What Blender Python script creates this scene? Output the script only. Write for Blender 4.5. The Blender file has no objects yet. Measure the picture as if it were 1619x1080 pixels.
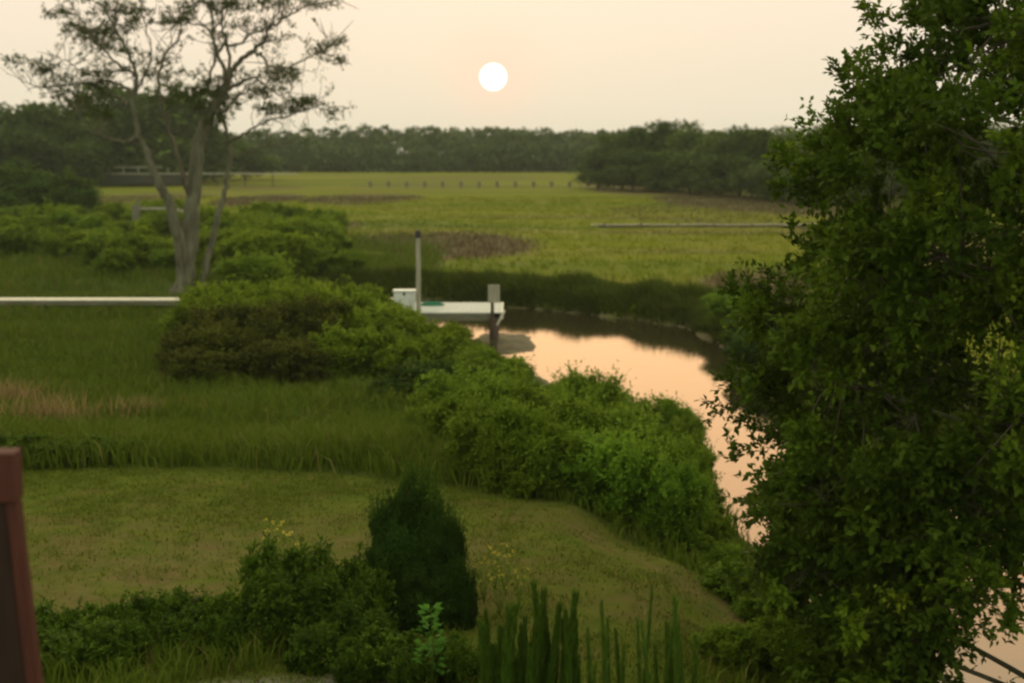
import bpy, math, random
import numpy as np
from mathutils import Vector, Matrix
rng = np.random.default_rng(7)
random.seed(7)
scene = bpy.context.scene

# ------------------------------------------------------------------ camera
CAMZ, F, CX, CY = 7.5, 2400.0, 809.5, 540.0
PITCH = math.atan(309.0 / F)
cam_d = bpy.data.cameras.new("camera")
cam = bpy.data.objects.new("camera", cam_d)
scene.collection.objects.link(cam)
scene.camera = cam
cam.location = (0, 0, CAMZ)
cam.rotation_euler = (math.pi / 2 - PITCH, 0, 0)
cam_d.sensor_width = 36
cam_d.lens = 36 * F / 1619.0
cam_d.clip_end = 5000
cam_d.dof.use_dof = True
cam_d.dof.focus_distance = 17.0
cam_d.dof.aperture_fstop = 1.3

# ------------------------------------------------------------------ world
SUN_EL = math.radians(2.55)
SUN_AZ = math.radians(-0.7)          # from +Y towards +X
sd = Vector((math.sin(SUN_AZ) * math.cos(SUN_EL), math.cos(SUN_AZ) * math.cos(SUN_EL), math.sin(SUN_EL)))
world = bpy.data.worlds.new("World")
scene.world = world
world.use_nodes = True
wn, wl = world.node_tree.nodes, world.node_tree.links
wn.clear()
out = wn.new("ShaderNodeOutputWorld")
bg = wn.new("ShaderNodeBackground")
bg2 = wn.new("ShaderNodeBackground")
addsh = wn.new("ShaderNodeAddShader")
sky = wn.new("ShaderNodeTexSky")
sky.sky_type = 'NISHITA'
sky.sun_disc = False
sky.sun_elevation = SUN_EL
sky.sun_rotation = SUN_AZ
sky.dust_density = 4.0
bg2.inputs[1].default_value = 0.004
wl.new(sky.outputs[0], bg2.inputs[0])
tc = wn.new("ShaderNodeTexCoord")
sep = wn.new("ShaderNodeSeparateXYZ")
wl.new(tc.outputs['Generated'], sep.inputs[0])
ramp = wn.new("ShaderNodeValToRGB")
cr = ramp.color_ramp
cr.interpolation = 'EASE'
stops = [(0.0, (0.85, 0.755, 0.585)), (0.035, (0.88, 0.78, 0.60)), (0.095, (0.955, 0.82, 0.645)),
         (0.122, (2.10, 1.24, 0.62)), (0.24, (2.10, 1.24, 0.64)), (0.42, (1.55, 1.34, 0.82)), (1.0, (1.22, 1.16, 0.78))]  # peach band and zenith above the frame, raised to tint water and light the scene
cr.elements[0].position = stops[0][0]; cr.elements[0].color = stops[0][1] + (1,)
cr.elements[1].position = stops[-1][0]; cr.elements[1].color = stops[-1][1] + (1,)
for p, c in stops[1:-1]:
    e = cr.elements.new(p); e.color = c + (1,)
wl.new(sep.outputs[2], ramp.inputs[0])
# azimuth: even warm sky behind the camera, brightened to light the scene
azr = wn.new("ShaderNodeMapRange")
azr.inputs[1].default_value = -0.6; azr.inputs[2].default_value = 0.9
wl.new(sep.outputs[1], azr.inputs[0])
mixaz = wn.new("ShaderNodeMix"); mixaz.data_type = 'RGBA'
wl.new(azr.outputs[0], mixaz.inputs[0])
mixaz.inputs[6].default_value = (1.20, 1.14, 0.76, 1)
wl.new(ramp.outputs[0], mixaz.inputs[7])
dist = wn.new("ShaderNodeVectorMath"); dist.operation = 'DISTANCE'
wl.new(tc.outputs['Generated'], dist.inputs[0]); dist.inputs[1].default_value = sd
halo = wn.new("ShaderNodeMapRange"); halo.interpolation_type = 'SMOOTHSTEP'
halo.inputs[1].default_value = 0.05; halo.inputs[2].default_value = 0.0
halo.inputs[3].default_value = 0.0; halo.inputs[4].default_value = 0.6
wl.new(dist.outputs['Value'], halo.inputs[0])
mixh = wn.new("ShaderNodeMix"); mixh.data_type = 'RGBA'
wl.new(halo.outputs[0], mixh.inputs[0])
wl.new(mixaz.outputs[2], mixh.inputs[6]); mixh.inputs[7].default_value = (1.0, 0.74, 0.56, 1)
disc = wn.new("ShaderNodeMapRange"); disc.interpolation_type = 'SMOOTHSTEP'
disc.inputs[1].default_value = 0.0091; disc.inputs[2].default_value = 0.0074
wl.new(dist.outputs['Value'], disc.inputs[0])
mixd = wn.new("ShaderNodeMix"); mixd.data_type = 'RGBA'
wl.new(disc.outputs[0], mixd.inputs[0])
wl.new(mixh.outputs[2], mixd.inputs[6]); mixd.inputs[7].default_value = (3.2, 3.1, 2.8, 1)
wl.new(mixd.outputs[2], bg.inputs[0])
bg.inputs[1].default_value = 1.0
wl.new(bg.outputs[0], addsh.inputs[0]); wl.new(bg2.outputs[0], addsh.inputs[1])
wl.new(addsh.outputs[0], out.inputs[0])

sl = bpy.data.lights.new("sun", 'SUN')
sl.energy = 0.7
sl.angle = math.radians(0.6)
sl.color = (1.0, 0.72, 0.45)
so = bpy.data.objects.new("sun", sl)
scene.collection.objects.link(so)
so.rotation_euler = (-sd).to_track_quat('-Z', 'Y').to_euler()

scene.view_settings.view_transform = 'Standard'
scene.view_settings.look = 'None'
scene.view_settings.exposure = 0.0
scene.view_settings.gamma = 1.0
scene.cycles.filter_width = 2.4
scene.cycles.max_bounces = 8
scene.cycles.diffuse_bounces = 3
scene.cycles.transmission_bounces = 4
scene.cycles.volume_bounces = 1
scene.cycles.caustics_reflective = False
scene.cycles.caustics_refractive = False

# ------------------------------------------------------------------ helpers
C = scene.collection
CP, SP = math.cos(PITCH), math.sin(PITCH)

def ray(px, py):
    u = (px - CX) / F; v = -(py - CY) / F
    return Vector((u, CP + v * SP, -SP + v * CP))

def at_y(px, py, Y):
    d = ray(px, py); t = Y / d.y
    return Vector((d.x * t, Y, CAMZ + d.z * t))

def at_z(px, py, z):
    d = ray(px, py); t = (z - CAMZ) / d.z
    return Vector((d.x * t, d.y * t, z))

def tag(o, label=None, cat=None, group=None, kind=None):
    if label: o['label'] = label
    if cat: o['category'] = cat
    if group: o['group'] = group
    if kind: o['kind'] = kind
    return o

def empty(name, loc=(0, 0, 0), rz=0.0):
    o = bpy.data.objects.new(name, None); C.objects.link(o)
    o.location = loc; o.rotation_euler = (0, 0, rz); o.empty_display_size = .3
    return o

def link(name, me, mat=None, parent=None):
    o = bpy.data.objects.new(name, me); C.objects.link(o)
    if mat: me.materials.append(mat)
    if parent: o.parent = parent
    return o

def make_mesh(name, V, faces_n, idx, var=None, smooth=False, extra=None):
    """V (n,3), faces all of size faces_n, idx (m,faces_n)"""
    me = bpy.data.meshes.new(name)
    V = np.asarray(V, dtype=np.float32); idx = np.asarray(idx, dtype=np.int32)
    m = len(idx)
    me.vertices.add(len(V)); me.vertices.foreach_set("co", V.ravel())
    me.loops.add(m * faces_n); me.loops.foreach_set("vertex_index", idx.ravel())
    me.polygons.add(m)
    me.polygons.foreach_set("loop_start", np.arange(0, m * faces_n, faces_n, dtype=np.int32))
    me.polygons.foreach_set("loop_total", np.full(m, faces_n, dtype=np.int32))
    if smooth: me.polygons.foreach_set("use_smooth", np.ones(m, dtype=bool))
    if var is not None:
        a = me.attributes.new("var", 'FLOAT', 'FACE'); a.data.foreach_set("value", np.asarray(var, dtype=np.float32))
    if extra:
        for k, (dom, arr) in extra.items():
            a = me.attributes.new(k, 'FLOAT', dom); a.data.foreach_set("value", np.asarray(arr, dtype=np.float32))
    me.update(calc_edges=True)
    return me

def unit(a):
    return a / np.maximum(np.linalg.norm(a, axis=1, keepdims=True), 1e-6)

def leaf_geo(P, D, L, W, r=rng, fold=0.18):
    """diamond leaves: base P, direction D, arrays L, W"""
    n = len(P); D = unit(D)
    R = unit(np.cross(D, unit(r.normal(size=(n, 3)) + np.array([0, 0, 1.6]))))
    N = np.cross(R, D)
    L = np.broadcast_to(L, (n,))[:, None]; W = np.broadcast_to(W, (n,))[:, None]
    V = np.empty((n, 4, 3))
    V[:, 0] = P
    V[:, 1] = P + D * L * .45 + R * W * .5 + N * W * fold
    V[:, 2] = P + D * L
    V[:, 3] = P + D * L * .45 - R * W * .5 + N * W * fold
    return V.reshape(-1, 3), np.arange(4 * n).reshape(n, 4)

def leaf_mesh(name, P, D, L, W, var=None, r=rng):
    V, I = leaf_geo(P, D, L, W, r)
    if var is None: var = r.random(len(P))
    return make_mesh(name, V, 4, I, var)

def sprays(centers, dirs, size, n_twig, n_leaf, spread=.75, r=rng):
    """each spray: n_twig twiglets fan out round dir, n_leaf leaves along each. returns P, D, sprayid"""
    m = len(centers)
    c = np.repeat(centers, n_twig, axis=0)
    d = unit(np.repeat(dirs, n_twig, axis=0) + r.normal(size=(m * n_twig, 3)) * spread)
    s = np.repeat(np.broadcast_to(size, (m,)), n_twig) * r.uniform(.6, 1.15, m * n_twig)
    T = np.repeat(c, n_leaf, axis=0); TD = np.repeat(d, n_leaf, axis=0); TS = np.repeat(s, n_leaf)
    t = r.uniform(.15, 1.0, len(T))
    P = T + TD * (TS * t)[:, None] + r.normal(size=T.shape) * (TS * .05)[:, None]
    D = unit(TD * .8 + r.normal(size=T.shape) * .75)
    sid = np.repeat(np.arange(m), n_twig * n_leaf)
    return P, D, sid

def tube(pts, radii, sides=7):
    pts = np.asarray(pts, float); n = len(pts)
    tang = np.gradient(pts, axis=0); tang = unit(tang)
    V = []; ref = np.array([0.31, 0.93, 0.2])
    for i in range(n):
        a = np.cross(tang[i], ref); a /= np.linalg.norm(a) + 1e-9
        b = np.cross(tang[i], a)
        for k in range(sides):
            th = 2 * math.pi * k / sides
            V.append(pts[i] + radii[i] * (math.cos(th) * a + math.sin(th) * b))
    I = []
    for i in range(n - 1):
        for k in range(sides):
            k2 = (k + 1) % sides
            I.append((i * sides + k, i * sides + k2, (i + 1) * sides + k2, (i + 1) * sides + k))
    return np.array(V), np.array(I)

class Tubes:
    def __init__(s): s.V = []; s.I = []; s.n = 0
    def add(s, pts, radii, sides=6):
        V, I = tube(pts, radii, sides)
        s.V.append(V); s.I.append(I + s.n); s.n += len(V)
    def mesh(s, name):
        return make_mesh(name, np.concatenate(s.V), 4, np.concatenate(s.I), smooth=True)

def smooth_path(pts, k=4):
    pts = np.asarray(pts, float); n = len(pts)
    if n < 3: return pts
    o = []
    for i in range(n - 1):
        p0 = pts[max(i - 1, 0)]; p1 = pts[i]; p2 = pts[i + 1]; p3 = pts[min(i + 2, n - 1)]
        for j in range(k):
            t = j / k
            o.append(.5 * ((2 * p1) + (-p0 + p2) * t + (2 * p0 - 5 * p1 + 4 * p2 - p3) * t * t + (-p0 + 3 * p1 - 3 * p2 + p3) * t ** 3))
    o.append(pts[-1])
    return np.array(o)

def boxes(name, lst, mat, parent=None, bevel=.006, jit=0.0):
    """lst of (cx,cy,cz,sx,sy,sz[,rx,ry,rz])"""
    import bmesh
    bm = bmesh.new()
    for b in lst:
        cx, cy, cz, sx, sy, sz = b[:6]
        rot = Matrix.Identity(4)
        if len(b) > 6:
            from mathutils import Euler
            rot = Euler(b[6:9]).to_matrix().to_4x4()
        mtx = Matrix.Translation((cx, cy, cz)) @ rot @ Matrix.Diagonal((sx, sy, sz, 1))
        bmesh.ops.create_cube(bm, size=1, matrix=mtx)
    if bevel:
        bmesh.ops.bevel(bm, geom=list(bm.edges), offset=bevel, segments=1, affect='EDGES')
    me = bpy.data.meshes.new(name); bm.to_mesh(me); bm.free()
    return link(name, me, mat, parent)

def copy_tree(o, parent=None):
    c = o.copy(); C.objects.link(c)
    if parent: c.parent = parent
    for ch in list(o.children): copy_tree(ch, c)
    return c

# ------------------------------------------------------------------ noise for numpy
def vnoise(x, y, seed=0):
    xi = np.floor(x).astype(int); yi = np.floor(y).astype(int)
    xf = x - xi; yf = y - yi
    def h(a, b):
        n = (a * 374761393 + b * 668265263 + seed * 974711) & 0x7fffffff
        n = ((n ^ (n >> 13)) * 1274126177) & 0x7fffffff
        return ((n ^ (n >> 16)) & 0xffff) / 65535.0
    u = xf * xf * (3 - 2 * xf); v = yf * yf * (3 - 2 * yf)
    return (h(xi, yi) * (1 - u) + h(xi + 1, yi) * u) * (1 - v) + (h(xi, yi + 1) * (1 - u) + h(xi + 1, yi + 1) * u) * v

def fbm(x, y, seed=0, o=4):
    s = 0; a = .5
    for i in range(o):
        s = s + a * vnoise(x * 2 ** i, y * 2 ** i, seed + i); a *= .5
    return s / (1 - .5 ** o)

def sstep(a, b, x):
    t = np.clip((x - a) / (b - a), 0, 1); return t * t * (3 - 2 * t)

# ------------------------------------------------------------------ terrain fields
LEFTB = [(7.5, -30), (7, 0), (6.3, 12), (5.4, 18), (4.8, 23), (4.2, 28), (3.2, 33), (2.1, 39), (1.2, 45), (0.6, 50), (-0.9, 54), (-3, 57),
         (-5, 60.5), (-7.5, 64), (-12, 67), (-22, 69)]
FARB = [(-22, 72.5), (-12, 73), (-7, 73.6), (-3.3, 73), (1.2, 70), (5.2, 66), (7.5, 62), (8.2, 57), (8.0, 51), (8.6, 46), (9.8, 40), (10.5, 33), (11.5, 25), (12.5, 15), (13, 0), (13.5, -30)]
CREEK = np.array(LEFTB + FARB, float)

def creek_sd(x, y):
    """signed distance, negative inside the creek"""
    x = np.asarray(x, float); y = np.asarray(y, float)
    wx = x + (vnoise(x * .9, y * .9, 5) - .5) * .7; wy = y + (vnoise(x * .9, y * .9, 9) - .5) * .7
    d = np.full(x.shape, 1e9); inside = np.zeros(x.shape, bool)
    n = len(CREEK)
    for i in range(n):
        ax, ay = CREEK[i]; bx, by = CREEK[(i + 1) % n]
        ex, ey = bx - ax, by - ay
        t = np.clip(((wx - ax) * ex + (wy - ay) * ey) / (ex * ex + ey * ey), 0, 1)
        d = np.minimum(d, np.hypot(wx - ax - t * ex, wy - ay - t * ey))
        cond = ((ay > wy) != (by > wy))
        xx = ax + (wy - ay) * ex / (ey if ey != 0 else 1e-9)
        inside ^= cond & (wx < xx)
    return np.where(inside, -d, d)

LY = np.interp
lx, ly = np.array(LEFTB)[:, 0], np.array(LEFTB)[:, 1]

def near_side(x, y):
    """1 on the camera's bank"""
    return (x < np.interp(y, ly, lx) + 1.5) & (y < 69)

EDGE_X = [-40, -16, -8.7, -4.5, -2.2, -.8, .8, 2.0, 2.9, 3.5, 4.4]
EDGE_Y = [24.5, 25.6, 25.9, 25.6, 24.8, 23.6, 22.6, 21.0, 19.2, 16.5, 8]
def lawn_mask(x, y):
    e = np.interp(x, EDGE_X, EDGE_Y) + (vnoise(x * 1.3, y * 0, 3) - .5) * .35
    return sstep(.12, -.12, y - e) * sstep(4.2, 3.6, x)

def height(x, y):
    x = np.asarray(x, float); y = np.asarray(y, float)
    base = np.interp(y, [-30, 10, 15, 20, 26, 32, 40, 60, 90, 3000], [2.6, 2.4, 2.3, 2.15, 1.95, 1.35, .95, .85, .95, 1.0])
    base = base + (fbm(x * .12, y * .12, 2) - .5) * .25
    # the camera's bank falls towards the creek
    d = creek_sd(x, y)
    nb = near_side(x, y)
    drop = np.where(nb, 4.0, 3.0)
    up = np.where(nb, base, .85 + (fbm(x * .2, y * .2, 4) - .5) * .2)
    up = np.where((y > 69), base, up)
    t = np.clip(d / drop, 0, 1)
    prof = np.where(nb, t ** .75, t ** .5)
    z = np.where(d > 0, up * prof, -0.55 * sstep(0, 1.6, -d))
    # mud bar under the end of the dock
    bx, by = (x + .45) / 1.75, (y - 57.8) / 4.0
    r2 = bx * bx + by * by + (fbm(x * 1.3, y * .7, 8) - .5) * 1.5
    bar = .10 - .16 * r2
    z = np.where(d < .6, np.maximum(z, bar), z)
    return z

# brown / reed patches in the marsh, given where they lie in the photo, laid out on the marsh plane
def pz(px, py, z=1.2):
    p = at_z(px, py, z); return p.x, p.y
PATCH = []
for (x0, x1, y0, y1, k) in [(345, 470, 304, 321, 1.1), (480, 665, 303, 319, .8), (510, 850, 362, 402, 1.0), (500, 700, 366, 440, 1.0), (640, 840, 376, 400, 1.0), (300, 480, 290, 300, .45), (430, 580, 346, 360, .8),
                            (930, 1075, 288, 305, .8), (1040, 1230, 300, 330, .9), (1140, 1420, 312, 338, .9), (960, 1240, 318, 352, .22), (1100, 1420, 418, 470, 1.0), (1080, 1500, 440, 500, .9),
                            (140, 330, 300, 318, .6), (600, 900, 276, 283, .45), (560, 780, 285, 292, .3), (700, 1000, 430, 445, .25), (1300, 1700, 340, 420, .6), (-200, 60, 335, 350, 1.0)]:
    xm = (x0 + x1) / 2; ym = (y0 + y1) / 2
    wx, wy = pz(xm, ym)
    hw = abs(pz(x1, ym)[0] - pz(x0, ym)[0]) / 2
    hy = abs(pz(xm, y0)[1] - pz(xm, y1)[1]) / 2
    PATCH.append((wx, wy, hw, hy, k))
def brown(x, y):
    b = np.zeros(np.shape(x))
    n = (fbm(x * .09, y * .05, 21) - .5) * .8
    for wx, wy, hw, hy, k in PATCH:
        r = ((x - wx) / hw) ** 2 + ((y - wy) / hy) ** 2 + n
        b = np.maximum(b, k * sstep(1.35, .65, r))
    return b

def zone_fields(x, y):
    d = creek_sd(x, y)
    nb = near_side(x, y) & (d > 0)
    lawn = lawn_mask(x, y) * np.where(x < 5, 1, 0)
    z = height(x, y)
    mud = sstep(.22, .08, z)
    path = sstep(1.2, .6, np.hypot((x + 2.0) / 1.0, (y - 13.9) / .55) + (vnoise(x * 3, y * 3, 31) - .5) * .5)
    dry = np.clip(sstep(5, 1, np.hypot((x + 4.4) / 2.0, (y - 18.2) / 1.1) ) * 1.0 + sstep(1, .3, np.abs(y - (np.interp(x, EDGE_X, EDGE_Y) - .9)) / 1.3) * sstep(-1, 1, x) * 1.0, 0, 1)
    marsh = np.where(nb & (y < 66), 0, 1) * sstep(60, 75, y + np.where(x > 5, 80, 0))
    marsh = marsh * np.where((x < -4) & (y < 120), sstep(95, 125, y + 1.0 * (x + 10)), 1)
    return lawn, mud, path, dry, marsh, brown(x, y)

# ------------------------------------------------------------------ materials
def nodes_of(name):
    m = bpy.data.materials.new(name); m.use_nodes = True
    nt = m.node_tree; nt.nodes.clear()
    o = nt.nodes.new("ShaderNodeOutputMaterial")
    return m, nt, nt.nodes, nt.links, o

def leaf_mat(name, c1, c2, c3=None, trans=.35, rough=.65, obj_var=.25, spec=.10):
    m, nt, N, L, o = nodes_of(name)
    at = N.new("ShaderNodeAttribute"); at.attribute_name = "var"
    r = N.new("ShaderNodeValToRGB")
    r.color_ramp.elements[0].color = (*c1, 1); r.color_ramp.elements[1].color = (*c2, 1)
    if c3:
        r.color_ramp.elements[1].position = .93
        e = r.color_ramp.elements.new(1.0); e.color = (*c3, 1)
    L.new(at.outputs['Fac'], r.inputs[0])
    oi = N.new("ShaderNodeObjectInfo")
    geo = N.new("ShaderNodeNewGeometry")
    nz = N.new("ShaderNodeTexNoise"); nz.inputs['Scale'].default_value = .9; nz.inputs['Detail'].default_value = 2
    L.new(geo.outputs['Position'], nz.inputs['Vector'])
    mr = N.new("ShaderNodeMapRange"); mr.inputs[3].default_value = 1 - obj_var; mr.inputs[4].default_value = 1 + obj_var
    mx = N.new("ShaderNodeMath"); mx.operation = 'ADD'
    L.new(oi.outputs['Random'], mx.inputs[0]); L.new(nz.outputs['Fac'], mx.inputs[1])
    mm = N.new("ShaderNodeMath"); mm.operation = 'MULTIPLY'; mm.inputs[1].default_value = .5
    L.new(mx.outputs[0], mm.inputs[0]); L.new(mm.outputs[0], mr.inputs[0])
    hsv = N.new("ShaderNodeHueSaturation")
    mh = N.new("ShaderNodeMapRange"); mh.inputs[3].default_value = .485; mh.inputs[4].default_value = .515
    L.new(nz.outputs['Fac'], mh.inputs[0]); L.new(mh.outputs[0], hsv.inputs['Hue'])
    L.new(mr.outputs[0], hsv.inputs['Value']); L.new(r.outputs[0], hsv.inputs['Color'])
    p = N.new("ShaderNodeBsdfPrincipled"); p.inputs['Roughness'].default_value = rough
    p.inputs['Specular IOR Level'].default_value = spec
    L.new(hsv.outputs[0], p.inputs['Base Color'])
    t = N.new("ShaderNodeBsdfTranslucent"); L.new(hsv.outputs[0], t.inputs[0])
    mix = N.new("ShaderNodeMixShader"); mix.inputs[0].default_value = trans
    L.new(p.outputs[0], mix.inputs[1]); L.new(t.outputs[0], mix.inputs[2])
    L.new(mix.outputs[0], o.inputs[0])
    return m

def rough_mat(name, c1, c2, scale=8, rough=.8, bump=.3, stretch=(1, 1, 1), spec=.3, detail=6, space='Object'):
    m, nt, N, L, o = nodes_of(name)
    tc = N.new("ShaderNodeTexCoord"); mp = N.new("ShaderNodeMapping"); mp.inputs['Scale'].default_value = stretch
    L.new(tc.outputs[space], mp.inputs[0])
    n = N.new("ShaderNodeTexNoise"); n.inputs['Scale'].default_value = scale; n.inputs['Detail'].default_value = detail
    L.new(mp.outputs[0], n.inputs['Vector'])
    r = N.new("ShaderNodeValToRGB"); r.color_ramp.elements[0].position = .32; r.color_ramp.elements[1].position = .68
    r.color_ramp.elements[0].color = (*c1, 1); r.color_ramp.elements[1].color = (*c2, 1)
    L.new(n.outputs['Fac'], r.inputs[0])
    p = N.new("ShaderNodeBsdfPrincipled"); p.inputs['Roughness'].default_value = rough; p.inputs['Specular IOR Level'].default_value = spec
    L.new(r.outputs[0], p.inputs['Base Color'])
    b = N.new("ShaderNodeBump"); b.inputs['Strength'].default_value = bump; b.inputs['Distance'].default_value = .02
    L.new(n.outputs['Fac'], b.inputs['Height']); L.new(b.outputs[0], p.inputs['Normal'])
    L.new(p.outputs[0], o.inputs[0])
    return m

M = {}
M['oak'] = leaf_mat('oak_leaf', (.018, .038, .003), (.088, .150, .009), (.18, .25, .016), trans=.35)
M['shrub'] = leaf_mat('shrub_leaf', (.060, .115, .007), (.160, .245, .018), trans=.3)
M['brightshrub'] = leaf_mat('bright_leaf', (.072, .155, .010), (.165, .280, .022), trans=.35)
M['scrub'] = leaf_mat('scrub_leaf', (.080, .135, .007), (.195, .270, .016), trans=.3)
M['olive'] = leaf_mat('olive_leaf', (.022, .034, .005), (.090, .100, .010), (.15, .16, .014), trans=.25)
M['cedar'] = leaf_mat('cedar_leaf', (.014, .036, .004), (.034, .078, .008), trans=.15)
M['darkleaf'] = leaf_mat('dark_leaf', (.026, .055, .008), (.060, .11, .014), trans=.25)
M['dbush'] = leaf_mat('garden_leaf', (.022, .050, .005), (.080, .140, .008), (.16, .24, .016), trans=.3)
M['sapling'] = leaf_mat('sapling_leaf', (.08, .22, .03), (.12, .30, .04), trans=.45)
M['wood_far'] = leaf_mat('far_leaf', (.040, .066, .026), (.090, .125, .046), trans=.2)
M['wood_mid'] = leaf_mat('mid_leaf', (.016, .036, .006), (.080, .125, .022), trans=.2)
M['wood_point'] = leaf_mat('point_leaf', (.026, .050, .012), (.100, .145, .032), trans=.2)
M['sparse'] = leaf_mat('sparse_leaf', (.036, .058, .010), (.078, .108, .018), trans=.45)
M['meadow'] = leaf_mat('meadow_blade', (.055, .092, .006), (.100, .142, .012), (.18, .14, .05), trans=.3, rough=.7)
M['bank'] = leaf_mat('bank_blade', (.034, .056, .007), (.095, .130, .014), (.12, .11, .035), trans=.25, rough=.7)
M['lawn'] = leaf_mat('lawn_blade', (.060, .092, .007), (.105, .132, .012), (.22, .17, .06), trans=.3, rough=.7)
M['dry'] = leaf_mat('dry_blade', (.15, .115, .05), (.30, .22, .11), trans=.35, rough=.7)
M['spike'] = leaf_mat('spike_leaf', (.032, .070, .007), (.070, .135, .012), trans=.25)
M['spikelight'] = leaf_mat('stalk_leaf', (.050, .100, .012), (.095, .17, .022), trans=.35)
M['flower'] = leaf_mat('yellow_petal', (.5, .42, .05), (.65, .55, .12), trans=.3)
M['weed'] = leaf_mat('weed_leaf', (.09, .16, .018), (.16, .22, .03), trans=.35)
M['bark'] = rough_mat('grey_bark', (.055, .057, .042), (.125, .128, .096), 5, .9, .6, (1, 1, .25))
M['darkbark'] = rough_mat('dark_bark', (.035, .030, .024), (.09, .078, .06), 5, .9, .6, (1, 1, .25))
M['greywood'] = rough_mat('weathered_wood', (.20, .20, .185), (.34, .335, .31), 6, .8, .3, (6, .4, 1))
M['palewood'] = rough_mat('pale_planks', (.31, .35, .37), (.47, .52, .55), 4, .75, .2, (.4, 6, 1))
M['walkwood'] = rough_mat('bleached_planks', (.48, .47, .43), (.70, .69, .64), 4, .75, .2, (6, .4, 1))
M['beam'] = rough_mat('wet_beam', (.08, .082, .065), (.17, .17, .14), 5, .8, .3, (.4, 4, 4))
M['piling'] = rough_mat('grey_piling', (.20, .20, .17), (.33, .33, .29), 5, .85, .4, (2, 2, .3))
M['darkpiling'] = rough_mat('wet_piling', (.022, .015, .012), (.065, .04, .032), 5, .6, .4, (2, 2, .4), spec=.5)
M['cap'] = rough_mat('black_cap', (.015, .015, .015), (.03, .03, .03), 4, .6, .1)
M['whitebox'] = rough_mat('white_plastic', (.58, .64, .68), (.68, .73, .77), 3, .45, .03)
M['green'] = rough_mat('green_rope', (.01, .12, .07), (.03, .19, .12), 12, .6, .3)
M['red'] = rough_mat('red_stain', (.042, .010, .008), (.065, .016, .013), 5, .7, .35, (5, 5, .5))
M['redshade'] = rough_mat('shaded_red_stain', (.012, .005, .004), (.02, .008, .006), 5, .75, .35, (5, 5, .5))  # red stain darkened so the post's shaded face is in the colour

# terrain material
m, nt, N, L, o = nodes_of('ground_cover')
geo = N.new("ShaderNodeNewGeometry")
def attr(n):
    a = N.new("ShaderNodeAttribute"); a.attribute_name = n; return a.outputs['Fac']
def noise(scale, detail=4, st=(1, 1, 1), rough=.6):
    mp = N.new("ShaderNodeMapping"); mp.inputs['Scale'].default_value = st
    L.new(geo.outputs['Position'], mp.inputs[0])
    n = N.new("ShaderNodeTexNoise"); n.inputs['Scale'].default_value = scale; n.inputs['Detail'].default_value = detail
    n.inputs['Roughness'].default_value = rough
    L.new(mp.outputs[0], n.inputs['Vector']); return n.outputs['Fac']
def ramp_(f, stops):
    r = N.new("ShaderNodeValToRGB"); e = r.color_ramp.elements
    e[0].position = stops[0][0]; e[0].color = (*stops[0][1], 1); e[1].position = stops[-1][0]; e[1].color = (*stops[-1][1], 1)
    for p_, c_ in stops[1:-1]:
        q = e.new(p_); q.color = (*c_, 1)
    L.new(f, r.inputs[0]); return r.outputs[0]
def mix(f, a, b):
    x = N.new("ShaderNodeMix"); x.data_type = 'RGBA'
    if isinstance(f, float): x.inputs[0].default_value = f
    else: L.new(f, x.inputs[0])
    for s, v in ((6, a), (7, b)):
        if isinstance(v, tuple): x.inputs[s].default_value = (*v, 1)
        else: L.new(v, x.inputs[s])
    return x.outputs[2]
def math_(op, a, b=None):
    x = N.new("ShaderNodeMath"); x.operation = op; x.use_clamp = True
    for i, v in ((0, a), (1, b)):
        if v is None: continue
        if isinstance(v, (int, float)): x.inputs[i].default_value = v
        else: L.new(v, x.inputs[i])
    return x.outputs[0]
def rng_(f, a, b, c=0., d=1.):
    x = N.new("ShaderNodeMapRange"); x.inputs[1].default_value = a; x.inputs[2].default_value = b; x.inputs[3].default_value = c; x.inputs[4].default_value = d
    L.new(f, x.inputs[0]); return x.outputs[0]
soil = ramp_(noise(1.2, 6), [(.35, (.035, .055, .010)), (.65, (.075, .10, .020))])
n1 = noise(.045, 5, (.35, 1.5, 1), .62)
n2 = noise(.5, 4, (.5, 1.6, 1))
marsh = ramp_(n1, [(.32, (.070, .095, .014)), (.43, (.105, .130, .010)), (.55, (.150, .160, .010)), (.66, (.095, .105, .022))])
marsh = mix(rng_(n2, .35, .65, 0, .35), marsh, (.10, .13, .022))
marsh = mix(rng_(noise(.03, 4, (.6, 2.2, 1), .7), .52, .68, 0, .6), marsh, (.155, .125, .055))
reed = ramp_(n2, [(.35, (.065, .053, .028)), (.65, (.12, .095, .056))])
marsh = mix(attr('brown'), marsh, reed)
col = mix(attr('marsh'), soil, marsh)
lawn = ramp_(noise(2.2, 6, (1, 1, 1), .7), [(.32, (.052, .082, .008)), (.55, (.085, .112, .012)), (.7, (.108, .118, .020))])
lawn = mix(rng_(noise(.9, 5, (1, 1, 1), .7), .50, .66, 0, .6), lawn, (.110, .080, .034))
dryf = math_('MULTIPLY', attr('dry'), rng_(noise(1.6, 6, (1, 1, 1), .75), .38, .66, 0, .80))
lawn = mix(dryf, lawn, ramp_(noise(5, 4), [(.35, (.105, .072, .034)), (.65, (.16, .115, .060))]))
col = mix(attr('lawn'), col, lawn)
col = mix(attr('path'), col, ramp_(noise(9, 5), [(.35, (.12, .12, .09)), (.65, (.24, .23, .20))]))
mudc = ramp_(noise(1.5, 6), [(.3, (.055, .050, .034)), (.7, (.15, .135, .095))])
col = mix(attr('mud'), col, mudc)
p = N.new("ShaderNodeBsdfPrincipled"); L.new(col, p.inputs['Base Color'])
L.new(rng_(attr('mud'), 0, 1, .95, .75), p.inputs['Roughness']); L.new(rng_(attr('mud'), 0, 1, .05, .2), p.inputs['Specular IOR Level'])
b = N.new("ShaderNodeBump"); b.inputs['Strength'].default_value = .8; b.inputs['Distance'].default_value = .12
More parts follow.
